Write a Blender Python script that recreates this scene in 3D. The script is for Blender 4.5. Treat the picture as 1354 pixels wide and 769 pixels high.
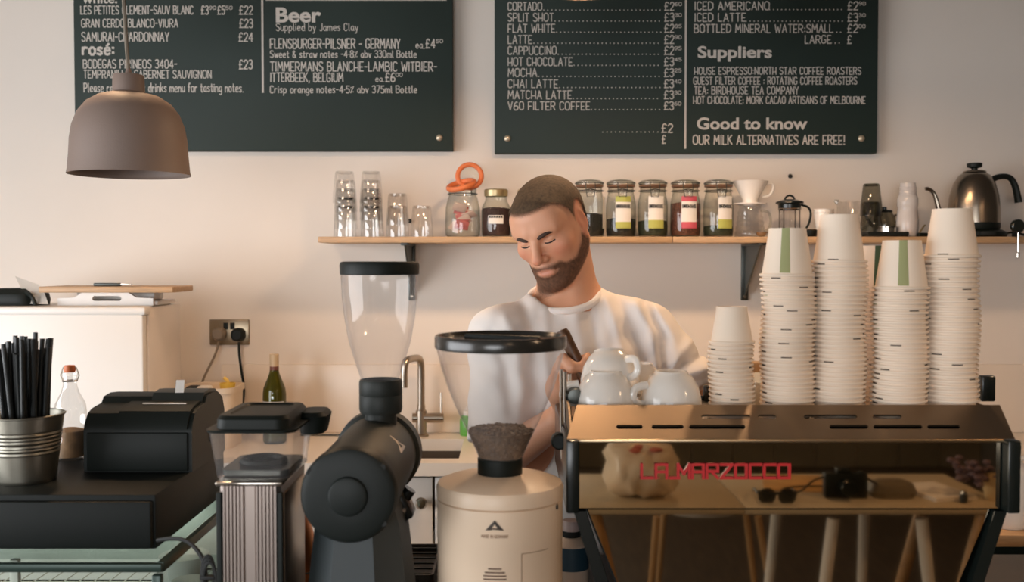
import bpy, bmesh, math, random
import numpy as np
from mathutils import Vector, Matrix
random.seed(7)
SC = bpy.context.scene
COL = SC.collection
for o in list(bpy.data.objects): bpy.data.objects.remove(o)

# ------------------------------------------------------------------ camera, light, exposure
FPX = 1300.0                      # focal length in pixels of the 1354 wide frame
EYE = 1.49
PITCH = math.atan(39.5 / FPX)
cam_d = bpy.data.cameras.new('camera'); cam = bpy.data.objects.new('camera', cam_d); COL.objects.link(cam)
cam.location = (0, 0, EYE); cam.rotation_euler = (math.pi / 2 - PITCH, 0, 0)
cam_d.sensor_width = 36; cam_d.lens = FPX / 1354 * 36; cam_d.clip_start = 0.02
cam_d.dof.use_dof = True; cam_d.dof.focus_distance = 2.15; cam_d.dof.aperture_fstop = 5.0
SC.camera = cam
SC.view_settings.view_transform = 'Standard'; SC.view_settings.look = 'None'
SC.view_settings.gamma = 1; SC.view_settings.use_curve_mapping = False
SC.view_settings.exposure = -0.15

W = bpy.data.worlds.new('world'); SC.world = W; W.use_nodes = True
W.node_tree.nodes['Background'].inputs[0].default_value = (0.80, 0.90, 1.0, 1)
W.node_tree.nodes['Background'].inputs[1].default_value = 0.10

def area(name, loc, target, sx, sy, power, color):
    d = bpy.data.lights.new(name, 'AREA'); d.shape = 'RECTANGLE'; d.size = sx; d.size_y = sy
    d.energy = power; d.color = color
    o = bpy.data.objects.new(name, d); COL.objects.link(o); o.location = loc
    o.rotation_euler = (Vector(target) - Vector(loc)).to_track_quat('-Z', 'Y').to_euler()
    return o
# daylight through the two shop windows, left of and behind the camera
area('daylight_left', (-3.12, 0.6, 1.30), (0.5, 2.0, 1.25), 3.0, 1.5, 118, (0.95, 0.97, 1.0))
area('daylight_front', (-1.2, -4.12, 1.4), (-0.6, 3.0, 1.3), 2.6, 1.4, 116, (0.96, 0.98, 1.0))
LAMP_POWER = 23.0
LAMP_COLOR = (1.0, 0.67, 0.40)

# ------------------------------------------------------------------ helpers
def P(px, py, Y):
    u = (px - 677.0) / FPX; v = (384.5 - py) / FPX
    t = Y / (math.cos(PITCH) + v * math.sin(PITCH))
    return Vector((u * t, Y, EYE + t * (-math.sin(PITCH) + v * math.cos(PITCH))))
def PX(px, Y): return P(px, 400, Y).x
def PZ(py, Y): return P(677, py, Y).z
def S(n, Y): return n * Y / FPX           # n pixels at depth Y in metres

def lin(c):
    c = c / 255.0
    return c / 12.92 if c <= 0.04045 else ((c + 0.055) / 1.055) ** 2.4
def rgb(r, g, b): return (lin(r), lin(g), lin(b), 1.0)

MATS = {}
def mat(name, col, rough=0.5, metal=0.0, spec=0.5, bump=0.0, bscale=60, var=0.0, vscale=8, stretch=None, coat=0.0, emit=None, sub=0.0):
    if name in MATS: return MATS[name]
    m = bpy.data.materials.new(name); m.use_nodes = True; nt = m.node_tree; N = nt.nodes; L = nt.links
    b = N['Principled BSDF']
    b.inputs['Base Color'].default_value = col; b.inputs['Roughness'].default_value = rough
    b.inputs['Metallic'].default_value = metal; b.inputs['Specular IOR Level'].default_value = spec
    b.inputs['Coat Weight'].default_value = coat
    if sub: 
        b.inputs['Subsurface Weight'].default_value = sub; b.inputs['Subsurface Radius'].default_value = (0.012, 0.005, 0.003); b.inputs['Subsurface Scale'].default_value = 0.6
    tc = N.new('ShaderNodeTexCoord'); mp = N.new('ShaderNodeMapping'); L.new(tc.outputs['Object'], mp.inputs[0])
    if stretch: mp.inputs['Scale'].default_value = stretch
    if var:
        n = N.new('ShaderNodeTexNoise'); n.inputs['Scale'].default_value = vscale; n.inputs['Detail'].default_value = 5
        L.new(mp.outputs[0], n.inputs['Vector'])
        r = N.new('ShaderNodeValToRGB'); r.color_ramp.elements[0].position = 0.3; r.color_ramp.elements[1].position = 0.7
        r.color_ramp.elements[0].color = tuple(c * (1 - var) for c in col[:3]) + (1,)
        r.color_ramp.elements[1].color = tuple(min(1, c * (1 + var)) for c in col[:3]) + (1,)
        L.new(n.outputs['Fac'], r.inputs[0]); L.new(r.outputs[0], b.inputs['Base Color'])
    if bump:
        n2 = N.new('ShaderNodeTexNoise'); n2.inputs['Scale'].default_value = bscale; n2.inputs['Detail'].default_value = 3
        L.new(mp.outputs[0], n2.inputs['Vector'])
        bp = N.new('ShaderNodeBump'); bp.inputs['Strength'].default_value = bump; bp.inputs['Distance'].default_value = 0.002
        L.new(n2.outputs['Fac'], bp.inputs['Height']); L.new(bp.outputs[0], b.inputs['Normal'])
    if emit:
        b.inputs['Emission Color'].default_value = emit[0]; b.inputs['Emission Strength'].default_value = emit[1]
    MATS[name] = m; return m

def glass(name, tint=(0.95, 0.96, 0.95), edge=(0.62, 0.64, 0.62), gloss=0.10, rough=0.03, haze=0.0, hcol=(0.9, 0.88, 0.86)):
    """thin clear pane: see-through, darker and shinier where it turns away"""
    if name in MATS: return MATS[name]
    m = bpy.data.materials.new(name); m.use_nodes = True; nt = m.node_tree; N = nt.nodes; L = nt.links
    for n in list(N): N.remove(n)
    out = N.new('ShaderNodeOutputMaterial'); lw = N.new('ShaderNodeLayerWeight'); lw.inputs[0].default_value = 0.5
    tr = N.new('ShaderNodeBsdfTransparent'); gl = N.new('ShaderNodeBsdfGlossy'); gl.inputs['Roughness'].default_value = rough
    mixc = N.new('ShaderNodeMix'); mixc.data_type = 'RGBA'
    pw = N.new('ShaderNodeMath'); pw.operation = 'POWER'; pw.inputs[1].default_value = 2.2
    L.new(lw.outputs['Facing'], pw.inputs[0]); L.new(pw.outputs[0], mixc.inputs['Factor'])
    mixc.inputs['A'].default_value = tint + (1,); mixc.inputs['B'].default_value = edge + (1,)
    L.new(mixc.outputs['Result'], tr.inputs[0])
    base = tr
    if haze:
        df = N.new('ShaderNodeBsdfDiffuse'); df.inputs[0].default_value = hcol + (1,)
        mh = N.new('ShaderNodeMixShader'); mh.inputs[0].default_value = haze
        L.new(tr.outputs[0], mh.inputs[1]); L.new(df.outputs[0], mh.inputs[2]); base = mh
    f = N.new('ShaderNodeMath'); f.operation = 'MULTIPLY_ADD'; f.inputs[1].default_value = 0.5; f.inputs[2].default_value = gloss * 0.4
    p4 = N.new('ShaderNodeMath'); p4.operation = 'POWER'; p4.inputs[1].default_value = 4.0; L.new(lw.outputs['Facing'], p4.inputs[0]); L.new(p4.outputs[0], f.inputs[0])
    ms = N.new('ShaderNodeMixShader'); L.new(f.outputs[0], ms.inputs[0]); L.new(base.outputs[0], ms.inputs[1]); L.new(gl.outputs[0], ms.inputs[2])
    L.new(ms.outputs[0], out.inputs[0]); MATS[name] = m; return m

class MB:
    """collects shapes for one mesh"""
    def __init__(s): s.bm = bmesh.new()
    def box(s, c, d, bev=0.0, rot=None, seg=2):
        r = bmesh.ops.create_cube(s.bm, size=1.0); vs = r['verts']
        for v in vs: v.co = Vector((v.co.x * d[0], v.co.y * d[1], v.co.z * d[2]))
        if bev:
            es = list({e for v in vs for e in v.link_edges})
            rr = bmesh.ops.bevel(s.bm, geom=es, offset=min(bev, min(d) * 0.49), segments=seg, profile=0.5, affect='EDGES')
            vs = list({v for f in rr['faces'] for v in f.verts} | {v for v in vs if v.is_valid})
        for v in vs:
            co = v.co
            if rot is not None: co = rot @ co
            v.co = co + Vector(c)
        return s
    def lathe(s, prof, seg=32, c=(0, 0, 0), rot=None, close=False, sx=1.0, sy=1.0):
        c = Vector(c); rings = []
        for r, z in prof:
            if r < 1e-6:
                p = Vector((0, 0, z)); p = rot @ p if rot is not None else p
                rings.append([s.bm.verts.new(p + c)])
            else:
                ring = []
                for i in range(seg):
                    a = 2 * math.pi * i / seg
                    p = Vector((r * math.cos(a) * sx, r * math.sin(a) * sy, z)); p = rot @ p if rot is not None else p
                    ring.append(s.bm.verts.new(p + c))
                rings.append(ring)
        pairs = list(zip(rings[:-1], rings[1:]))
        if close: pairs.append((rings[-1], rings[0]))
        for A, B in pairs:
            for i in range(seg):
                j = (i + 1) % seg
                if len(A) == 1 and len(B) == 1: continue
                if len(A) == 1: q = [A[0], B[j], B[i]]
                elif len(B) == 1: q = [A[i], A[j], B[0]]
                else: q = [A[i], A[j], B[j], B[i]]
                try: s.bm.faces.new(q)
                except ValueError: pass
        return s
    def tube(s, pts, r, seg=8, caps=True, flat=None):
        pts = [Vector(p) for p in pts]; n = len(pts)
        rs = [float(q) for q in np.interp(np.linspace(0, 1, n), np.linspace(0, 1, len(r)), r)] if isinstance(r, (list, tuple)) else [r] * n
        rings = []; prev = None
        for i in range(n):
            t = (pts[min(i + 1, n - 1)] - pts[max(i - 1, 0)]).normalized()
            if prev is None:
                a = Vector((0, 0, 1)) if abs(t.z) < 0.9 else Vector((0, 1, 0))
                nrm = t.cross(a).normalized()
            else:
                nrm = (prev - t * prev.dot(t)).normalized()
            prev = nrm; bn = t.cross(nrm)
            ring = []
            for k in range(seg):
                a = 2 * math.pi * k / seg
                ring.append(s.bm.verts.new(pts[i] + nrm * (math.cos(a) * rs[i]) + bn * (math.sin(a) * rs[i] * (flat or 1.0))))
            rings.append(ring)
        for A, B in zip(rings[:-1], rings[1:]):
            for k in range(seg):
                j = (k + 1) % seg; s.bm.faces.new([A[k], A[j], B[j], B[k]])
        if caps:
            s.bm.faces.new(list(reversed(rings[0]))); s.bm.faces.new(rings[-1])
        return s
    def prism(s, poly, axis, a0, a1):
        """extrude polygon [(u,v)] along axis; x: (y,z), y: (x,z), z: (x,y)"""
        def mk(u, v, a): return {'x': (a, u, v), 'y': (u, a, v), 'z': (u, v, a)}[axis]
        A = [s.bm.verts.new(mk(u, v, a0)) for u, v in poly]; B = [s.bm.verts.new(mk(u, v, a1)) for u, v in poly]
        n = len(poly)
        s.bm.faces.new(A); s.bm.faces.new(list(reversed(B)))
        for i in range(n):
            j = (i + 1) % n; s.bm.faces.new([A[i], B[i], B[j], A[j]])
        return s
    def quad(s, a, b, c, d):
        s.bm.faces.new([s.bm.verts.new(Vector(p)) for p in (a, b, c, d)]); return s
    def ball(s, c, r, sc=(1, 1, 1), seg=16):
        q = bmesh.ops.create_uvsphere(s.bm, u_segments=seg, v_segments=seg // 2 + 2, radius=r)
        for v in q['verts']: v.co = Vector((v.co.x * sc[0], v.co.y * sc[1], v.co.z * sc[2])) + Vector(c)
        return s
    def torus(s, c, R, r, rot=None, seg=28, ms=8, sz=1.0):
        s.lathe([(R + r * math.cos(2 * math.pi * i / ms), sz * r * math.sin(2 * math.pi * i / ms)) for i in range(ms)], seg, c, rot, close=True); return s
    def build(s, name, m, parent=None, smooth=35):
        bmesh.ops.recalc_face_normals(s.bm, faces=s.bm.faces[:])
        me = bpy.data.meshes.new(name); s.bm.to_mesh(me); s.bm.free()
        if m is not None: me.materials.append(m)
        if smooth:
            me.shade_smooth(); me.set_sharp_from_angle(angle=math.radians(smooth))
        o = bpy.data.objects.new(name, me); COL.objects.link(o)
        if parent is not None: o.parent = parent
        return o

def tag(o, label, cat, group=None, kind=None):
    o['label'] = label; o['category'] = cat
    if group: o['group'] = group
    if kind: o['kind'] = kind
    return o
def thing(name, label, cat, loc=(0, 0, 0), rz=0.0, group=None, rot=None):
    o = bpy.data.objects.new(name, None); COL.objects.link(o); o.empty_display_size = 0.05
    o.location = loc; o.rotation_euler = rot if rot else (0, 0, rz)
    return tag(o, label, cat, group)
def struct(name, mb, m, smooth=0):
    o = mb.build(name, m, None, smooth); o['kind'] = 'structure'; return o
def dup(src, loc, label, rz=None, rot=None):
    def cp(o, par):
        c = o.copy(); COL.objects.link(c); c.parent = par
        for ch in o.children: cp(ch, c)
        return c
    c = cp(src, None); c.location = loc
    if rz is not None: c.rotation_euler = (0, 0, rz)
    if rot is not None: c.rotation_euler = rot
    c['label'] = label; return c
def ordn(n):
    suf = 'th' if 10 <= n % 100 <= 20 else {1: 'st', 2: 'nd', 3: 'rd'}.get(n % 10, 'th')
    return '%d%s' % (n, suf)
def arc(c, r, a0, a1, n, plane='xz'):
    out = []
    for i in range(n + 1):
        a = math.radians(a0 + (a1 - a0) * i / n); u, v = r * math.cos(a), r * math.sin(a)
        out.append({'xz': (c[0] + u, c[1], c[2] + v), 'xy': (c[0] + u, c[1] + v, c[2]), 'yz': (c[0], c[1] + u, c[2] + v)}[plane])
    return out
def smooth_path(pts, n=2):
    pts = [Vector(p) for p in pts]
    for _ in range(n):
        q = [pts[0]]
        for a, b in zip(pts[:-1], pts[1:]): q += [a * 0.75 + b * 0.25, a * 0.25 + b * 0.75]
        q.append(pts[-1]); pts = q
    return pts

# ---- materials
M_wall = mat('wall_paint', rgb(230, 219, 208), 0.75, bump=0.12, bscale=45, var=0.02, vscale=3)
M_ceil = mat('ceiling_paint', rgb(128, 120, 112), 0.9)  # unseen ceiling, darkened to weaken bounce light and raise contrast
M_wall_dark = mat('bounce_cut_wall', rgb(96, 88, 78), 0.8)  # unseen right wall, made dark to cut bounce light onto the back wall
M_floor = mat('floor_boards', rgb(66, 54, 43), 0.45, var=0.35, vscale=6, stretch=(6, 0.8, 1))
M_dado = mat('dark_panelling', rgb(118, 106, 84), 0.6, var=0.25, vscale=2)
M_board = mat('chalkboard_green', rgb(38, 50, 45), 0.62, spec=0.35, var=0.10, vscale=2.5)
M_chalk = mat('chalk_paint', rgb(205, 196, 186), 0.9)
M_oak = mat('oak_ply', rgb(186, 150, 112), 0.5, var=0.18, vscale=14, stretch=(1, 12, 12))
M_black = mat('black_plastic', rgb(19, 25, 22), 0.5, spec=0.25, bump=0.05, bscale=400)
M_blackgloss = mat('black_gloss', rgb(20, 26, 24), 0.25, spec=0.5)
M_grinder_black = mat('charcoal_coating', rgb(40, 44, 41), 0.52, spec=0.35, bump=0.12, bscale=500)
M_rubber = mat('rubber', rgb(24, 26, 25), 0.7)
M_steel = mat('brushed_steel', rgb(176, 164, 150), 0.28, 1.0, bump=0.06, bscale=90, stretch=(1, 60, 60))
M_steel2 = mat('polished_steel', rgb(190, 182, 172), 0.14, 1.0)
M_darksteel = mat('grey_steel', rgb(95, 98, 95), 0.4, 1.0)
M_mirror = mat('polished_back_panel', rgb(182, 166, 142), 0.03, 1.0)
M_white = mat('white_enamel', rgb(232, 226, 219), 0.35, spec=0.5)
M_cream = mat('cream_plastic', rgb(226, 202, 176), 0.40, spec=0.45)
M_paper = mat('paper_cup', rgb(240, 222, 202), 0.7, spec=0.2)
M_green = mat('cup_green_print', rgb(152, 154, 106), 0.7)
M_dkgreen = mat('cup_dark_green_print', rgb(62, 84, 58), 0.7)
M_mark = mat('cup_dark_mark', rgb(70, 60, 48), 0.7)
M_ceramic = mat('white_ceramic', rgb(238, 231, 222), 0.16, spec=0.5, coat=0.3)
M_pend = mat('pendant_grain', rgb(126, 108, 98), 0.6, bump=0.15, bscale=300)
M_red = mat('red_letter', rgb(190, 42, 44), 0.35)
M_wood = mat('wood_leg', rgb(178, 138, 92), 0.5, var=0.2, vscale=20, stretch=(8, 8, 1))
M_darkwood = mat('walnut_handle', rgb(92, 62, 40), 0.4, var=0.3, vscale=30, stretch=(6, 6, 1))
M_orange = mat('orange_rubber', rgb(226, 122, 70), 0.5)
M_gold = mat('gold_lid', rgb(178, 160, 122), 0.35, 0.8)
M_copper = mat('copper_steel', rgb(176, 116, 76), 0.28, 1.0)
M_tin = mat('galvanised_tin', rgb(150, 146, 134), 0.38, 1.0, var=0.18, vscale=18, bump=0.05, bscale=50)
M_tabletop = mat('table_laminate', rgb(200, 184, 156), 0.5, var=0.05)
M_paperw = mat('white_paper', rgb(232, 226, 218), 0.8)
G_clear = glass('clear_glass', (0.98, 0.98, 0.975), (0.86, 0.86, 0.85), 0.30)
G_jar = glass('jar_glass', (0.92, 0.93, 0.90), (0.42, 0.44, 0.40), 0.14)
G_hopper = glass('hopper_plastic', (0.96, 0.955, 0.95), (0.74, 0.73, 0.74), 0.10, 0.06, haze=0.05, hcol=(0.95, 0.92, 0.92))
G_smoke = glass('smoked_glass', (0.55, 0.55, 0.50), (0.16, 0.17, 0.15), 0.14)
G_case = glass('case_glass', (0.93, 0.96, 0.94), (0.40, 0.50, 0.46), 0.10, 0.01)
G_bottle = glass('green_bottle_glass', (0.50, 0.50, 0.16), (0.16, 0.17, 0.05), 0.14)
G_frost = glass('frosted_plastic', (0.85, 0.84, 0.84), (0.6, 0.6, 0.6), 0.10, 0.2, haze=0.55, hcol=(0.86, 0.82, 0.80))
G_wrap = glass('plastic_wrap', (0.95, 0.95, 0.95), (0.8, 0.8, 0.8), 0.25, 0.12, haze=0.2)

# ------------------------------------------------------------------ room
WALL_Y = 3.5; FZ = 0.0; CEIL = 3.3; XL, XR, YF = -3.2, 3.4, -4.2
struct('floor', MB().box((0.1, -0.35, -0.05), (7.0, 8.1, 0.1)), M_floor)
struct('ceiling', MB().box((0.1, -0.35, CEIL + 0.05), (7.0, 8.1, 0.1)), M_ceil)
struct('wall_back', MB().box((0.1, WALL_Y + 0.06, CEIL / 2), (6.9, 0.12, CEIL)), M_wall)
struct('wall_right', MB().box((XR + 0.06, -0.35, CEIL / 2), (0.12, 7.9, CEIL)), M_wall_dark)
def wall_with_hole(name, axis, pos, a0, a1, h0, h1, z0, z1):
    m = MB()
    def seg(u0, u1, w0, w1):
        if axis == 'x': m.box((pos, (u0 + u1) / 2, (w0 + w1) / 2), (0.12, u1 - u0, w1 - w0))
        else: m.box(((u0 + u1) / 2, pos, (w0 + w1) / 2), (u1 - u0, 0.12, w1 - w0))
    seg(a0, h0, 0, CEIL); seg(h1, a1, 0, CEIL); seg(h0, h1, 0, z0); seg(h0, h1, z1, CEIL)
    return struct(name, m, M_wall)
wall_with_hole('wall_left', 'x', XL - 0.06, -4.3, 3.5, -0.95, 2.15, 0.5, 2.1)
wall_with_hole('wall_front', 'y', YF - 0.06, XL, XR, -2.55, 0.15, 0.65, 2.15)
M_frame = mat('window_frame_paint', rgb(70, 72, 68), 0.5)
m = MB()
for z in (0.52, 2.08): m.box((XL - 0.06, 0.6, z), (0.07, 3.1, 0.05), 0.005)
for y in (-0.93, 0.6, 2.13): m.box((XL - 0.06, y, 1.30), (0.07, 0.05, 1.56), 0.005)
struct('window_1', m, M_frame)
m = MB()
for z in (0.67, 2.13): m.box((-1.2, YF - 0.06, z), (2.7, 0.07, 0.05), 0.005)
for x in (-2.53, -1.2, 0.13): m.box((x, YF - 0.06, 1.4), (0.05, 0.07, 1.46), 0.005)
struct('window_2', m, M_frame)
# dark panelling along the customers' side of the room
m = MB()
for i in range(22):
    m.box((XL + 0.15 + i * 0.3, YF + 0.012, 0.46), (0.292, 0.024, 0.92), 0.004)
m.box((0.1, YF + 0.02, 0.935), (6.5, 0.04, 0.03), 0.004)
struct('trim_1', m, M_dado)
# ------------------------------------------------------------------ lettering: one stroke alphabet for the hand painted lines
GL = {
'A': (4.6, "0,0 2.3,10 4.6,0|0.9,3.4 3.7,3.4"), 'B': (4.4, "0,0 0,10 2.8,10 4,8.8 4,6.6 2.8,5.4 0,5.4|2.8,5.4 4.4,4.2 4.4,1.3 3,0 0,0"),
'C': (4, "4,8.6 3,10 1.2,10 0,8.4 0,1.6 1.2,0 3,0 4,1.4"), 'D': (4.4, "0,0 0,10 2.4,10 4.4,7.6 4.4,2.4 2.4,0 0,0"),
'E': (3.6, "3.6,10 0,10 0,0 3.6,0|0,4.4 2.8,4.4"), 'F': (3.6, "3.6,10 0,10 0,0|0,4.4 2.8,4.4"),
'G': (4.4, "4.2,8.6 3.2,10 1.3,10 0,8.4 0,1.6 1.3,0 3,0 4.3,1.4 4.3,4.2 2.6,4.2"), 'H': (4.4, "0,0 0,10|4.4,0 4.4,10|0,3.6 4.4,3.6"),
'I': (0.6, "0.3,0 0.3,10"), 'J': (3, "3,10 3,1.6 2,0 0.8,0 0,1.4"), 'K': (4.2, "0,0 0,10|4,10 0,4.2|1.2,5.6 4.2,0"),
'L': (3.4, "0,10 0,0 3.4,0"), 'M': (5.4, "0,0 0.5,10 2.7,3.4 4.9,10 5.4,0"), 'N': (4.4, "0,0 0,10 4.4,0 4.4,10"),
'O': (4.6, "1.4,0 0,1.8 0,8.2 1.4,10 3.2,10 4.6,8.2 4.6,1.8 3.2,0 1.4,0"), 'P': (4.2, "0,0 0,10 2.8,10 4.2,8.6 4.2,5.8 2.8,4.4 0,4.4"),
'Q': (4.6, "1.4,0 0,1.8 0,8.2 1.4,10 3.2,10 4.6,8.2 4.6,1.8 3.2,0 1.4,0|3,2 5,-0.6"), 'R': (4.4, "0,0 0,10 2.8,10 4.2,8.6 4.2,6 2.8,4.6 0,4.6|2,4.6 4.4,0"),
'S': (4, "4,8.8 2.9,10 1.2,10 0.1,8.8 0.1,6.8 1.2,5.6 2.8,4.8 4,3.4 4,1.4 2.8,0 1.2,0 0,1.3"), 'T': (4, "0,10 4,10|2,10 2,0"),
'U': (4.4, "0,10 0,1.8 1.3,0 3.1,0 4.4,1.8 4.4,10"), 'V': (4.4, "0,10 2.2,0 4.4,10"), 'W': (6, "0,10 1.4,0 3,7 4.6,0 6,10"),
'X': (4.2, "0,0 4.2,10|0,10 4.2,0"), 'Y': (4.2, "0,10 2.1,4.6 4.2,10|2.1,4.6 2.1,0"), 'Z': (4, "0,10 4,10 0,0 4,0"),
'0': (4.2, "1.2,0 0,1.8 0,8.2 1.2,10 3,10 4.2,8.2 4.2,1.8 3,0 1.2,0"), '1': (2, "0,8 1.4,10 1.4,0"), '2': (4, "0,8 1.2,10 2.8,10 4,8.4 4,6.6 0,0 4,0"),
'3': (4, "0,9 1.2,10 2.8,10 3.8,8.8 3.8,6.6 2.4,5.4 1.4,5.4|2.4,5.4 4,4 4,1.4 2.8,0 1.2,0 0,1.2"), '4': (4.4, "3.2,0 3.2,10 0,3 4.4,3"),
'5': (4, "3.8,10 0.4,10 0.2,5.8 2.4,6 4,4.6 4,1.6 2.8,0 1,0 0,1.2"), '6': (4.2, "3.6,9.6 2.2,10 0.6,7.6 0,4 0,1.6 1.2,0 3,0 4.2,1.6 4.2,3.8 3,5.2 1.2,5.2 0,3.6"),
'7': (4, "0,10 4,10 1.4,0"), '8': (4.2, "1.4,5.4 0.2,7 0.2,8.8 1.4,10 2.8,10 4,8.8 4,7 2.8,5.4 1.4,5.4 0,3.8 0,1.4 1.4,0 2.8,0 4.2,1.4 4.2,3.8 2.8,5.4"),
'9': (4.2, "0.6,0.4 2,0 3.6,2.4 4.2,6 4.2,8.4 3,10 1.2,10 0,8.4 0,6.2 1.2,4.8 3,4.8 4.2,6.4"),
'£': (4.4, "4.2,8.6 3.2,10 2,10 1,8.6 1,0|0,0 4.4,0.2|0,5 3,5"), '-': (2.6, "0,4.8 2.6,4.8"), '.': (0.8, "0.1,0 0.7,0"), ',': (0.8, "0.6,0.4 0.1,-1.6"),
':': (0.8, "0.1,1.4 0.7,1.4|0.1,5.6 0.7,5.6"), '!': (0.8, "0.4,10 0.4,3|0.1,0.2 0.7,0.2"), '+': (3.2, "0,4.6 3.2,4.6|1.6,2.6 1.6,6.6"), '%': (3.6, "0,0 3.6,9|0.3,7.6 0.9,7.6|2.8,1.4 3.4,1.4"),
'&': (4.6, "4.6,0 0.8,6.6 0.8,8.8 2,9.8 3,8.4 0.4,3.4 0.6,1 2,0 3.4,1 4.4,3.6"), "·": (0.8, "0.1,4.6 0.7,4.6"), '_': (3, "0,0 3,0"), 'é': (3.6, "0.2,3.4 3.6,3.4 3.2,5.6 1.8,6.2 0.4,5.2 0,2.6 0.8,0.4 2,0 3.5,0.8|1.6,7.6 2.8,9.4"),
'a': (3.6, "3.4,5.2 2,6.2 0.6,5.2 0,2.8 0.8,0.3 2.2,0.3 3.3,2.2|3.4,6 3.4,0.4 3.9,0"), 'b': (3.6, "0,10 0,0|0,4.6 1.6,6.2 3,5.6 3.6,3.2 2.8,0.4 1.4,0 0,1"), 'c': (3.2, "3.2,5.2 2,6.2 0.6,5.2 0,2.8 0.8,0.4 2,0 3.2,1"),
'd': (3.6, "3.6,10 3.6,0|3.6,4.6 2.2,6.2 0.6,5.4 0,2.8 0.8,0.4 2.2,0 3.6,1.6"), 'e': (3.6, "0.2,3.2 3.5,3.4 3.2,5.6 1.8,6.2 0.4,5.2 0,2.6 0.8,0.4 2,0 3.5,0.8"), 'f': (2.8, "2.8,9.4 1.8,10 1,8.6 1,0|0,5.6 2.4,5.6"),
'g': (3.6, "3.5,5.2 2.2,6.2 0.6,5.2 0,2.8 0.8,0.5 2.2,0.5 3.5,2|3.5,6 3.5,-2 2.2,-3.4 0.6,-2.6"), 'h': (3.4, "0,10 0,0|0,4 1.6,6 3,5.4 3.4,4 3.4,0"), 'i': (0.6, "0.3,6 0.3,0|0.1,8.4 0.6,8.4"), 'j': (2, "1.6,6 1.6,-2 0.6,-3.2|1.4,8.4 1.8,8.4"),
'k': (3.4, "0,10 0,0|3,6 0,2.6|1,3.6 3.4,0"), 'l': (1.2, "0.3,10 0.3,0.8 1.2,0"), 'm': (5.4, "0,6 0,0|0,4.4 1.4,6 2.4,5.4 2.7,4 2.7,0|2.7,4.4 4.1,6 5.1,5.4 5.4,4 5.4,0"), 'n': (3.4, "0,6 0,0|0,4.2 1.6,6 3,5.4 3.4,4 3.4,0"),
'o': (3.6, "1.2,0 0,1.6 0,4.6 1.2,6.2 2.4,6.2 3.6,4.6 3.6,1.6 2.4,0 1.2,0"), 'p': (3.6, "0,6 0,-3.4|0,4.6 1.6,6.2 3,5.6 3.6,3.2 2.8,0.4 1.4,0 0,1"), 'r': (2.8, "0,6 0,0|0,3.8 1.4,6 2.8,5.6"), 's': (3, "3,5.4 1.8,6.2 0.4,5.6 0.3,4.2 2.6,2.4 2.8,0.8 1.6,0 0,0.8"),
't': (2.8, "1.2,9 1.2,0.8 2,0 2.8,0.6|0,6 2.6,6"), 'u': (3.4, "0,6 0,1.4 1,0 2.2,0.3 3.4,2|3.4,6 3.4,0"), 'v': (3.2, "0,6 1.6,0 3.2,6"), 'w': (4.8, "0,6 1.2,0 2.4,5 3.6,0 4.8,6"), 'y': (3.4, "0,6 1.8,0.4|3.4,6 1.2,-3.4 0,-3.2"),
'~': (3, "0,2 0.6,8 1.2,2 1.8,8 2.4,2 3,7"), 'z': (3, "0,6 3,6 0,0 3,0"),
}
SP = 1.75
def stroke_text(mb, text, x0, x1, zb, zt, y, weight=0.12, jitter=0.0, slant=0.0, thick=0.0):
    """flat painted strokes in the XZ plane facing the room, fitted between x0 and x1"""
    h = zt - zb; pen = 0.0; items = []
    for ch in text:
        if ch == ' ': pen += 3.6; continue
        g = GL.get(ch)
        if g is None: continue
        items.append((pen, g)); pen += g[0] + SP
    total = pen - SP; sx = (x1 - x0) / total; sz = h / 10.0; r = weight * h / 2
    lay = 0
    for px, (w, d) in items:
        jz = random.uniform(-1, 1) * jitter * h
        for st in d.split('|'):
            pts = [tuple(float(v) for v in q.split(',')) for q in st.split()]
            pts = [Vector((x0 + (px + a) * sx + slant * b * sz, 0, zb + b * sz + jz)) for a, b in pts]
            for a, b in zip(pts[:-1], pts[1:]):
                t = b - a; L = t.length
                if L < 1e-6: continue
                t /= L; n = Vector((-t.z, 0, t.x)) * r; e = t * (r * 0.7); yy = y - (lay % 3) * 0.00006; lay += 1
                q = [a - e + n, a - e - n, b + e - n, b + e + n]
                if thick:
                    A = [mb.bm.verts.new((p.x, y, p.z)) for p in q]; B = [mb.bm.verts.new((p.x, y - thick, p.z)) for p in q]
                    mb.bm.faces.new(B); mb.bm.faces.new(list(reversed(A)))
                    for i in range(4): mb.bm.faces.new([A[i], A[(i + 1) % 4], B[(i + 1) % 4], B[i]])
                else:
                    mb.bm.faces.new([mb.bm.verts.new((p.x, yy, p.z)) for p in q])
    return mb
def bold_text(name, text, x0, x1, zb, zt, y, m, parent, offset=0.02, capz=True):
    cu = bpy.data.curves.new(name, 'FONT'); cu.body = text; cu.size = 1; cu.offset = offset; cu.resolution_u = 4
    t = bpy.data.objects.new('tmp_text', cu); COL.objects.link(t)
    bpy.context.view_layer.update()
    me = bpy.data.meshes.new_from_object(t.evaluated_get(bpy.context.evaluated_depsgraph_get()))
    bpy.data.objects.remove(t)
    xs = [v.co.x for v in me.vertices]; lo, hi = min(xs), max(xs)
    sx = (x1 - x0) / (hi - lo); sz = (zt - zb) / 0.73
    for v in me.vertices: v.co = (x0 + (v.co.x - lo) * sx, y, zb + v.co.y * sz)
    me.materials.clear(); me.materials.append(m); me.name = name
    o = bpy.data.objects.new(name, me); COL.objects.link(o); o.parent = parent
    return o

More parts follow.
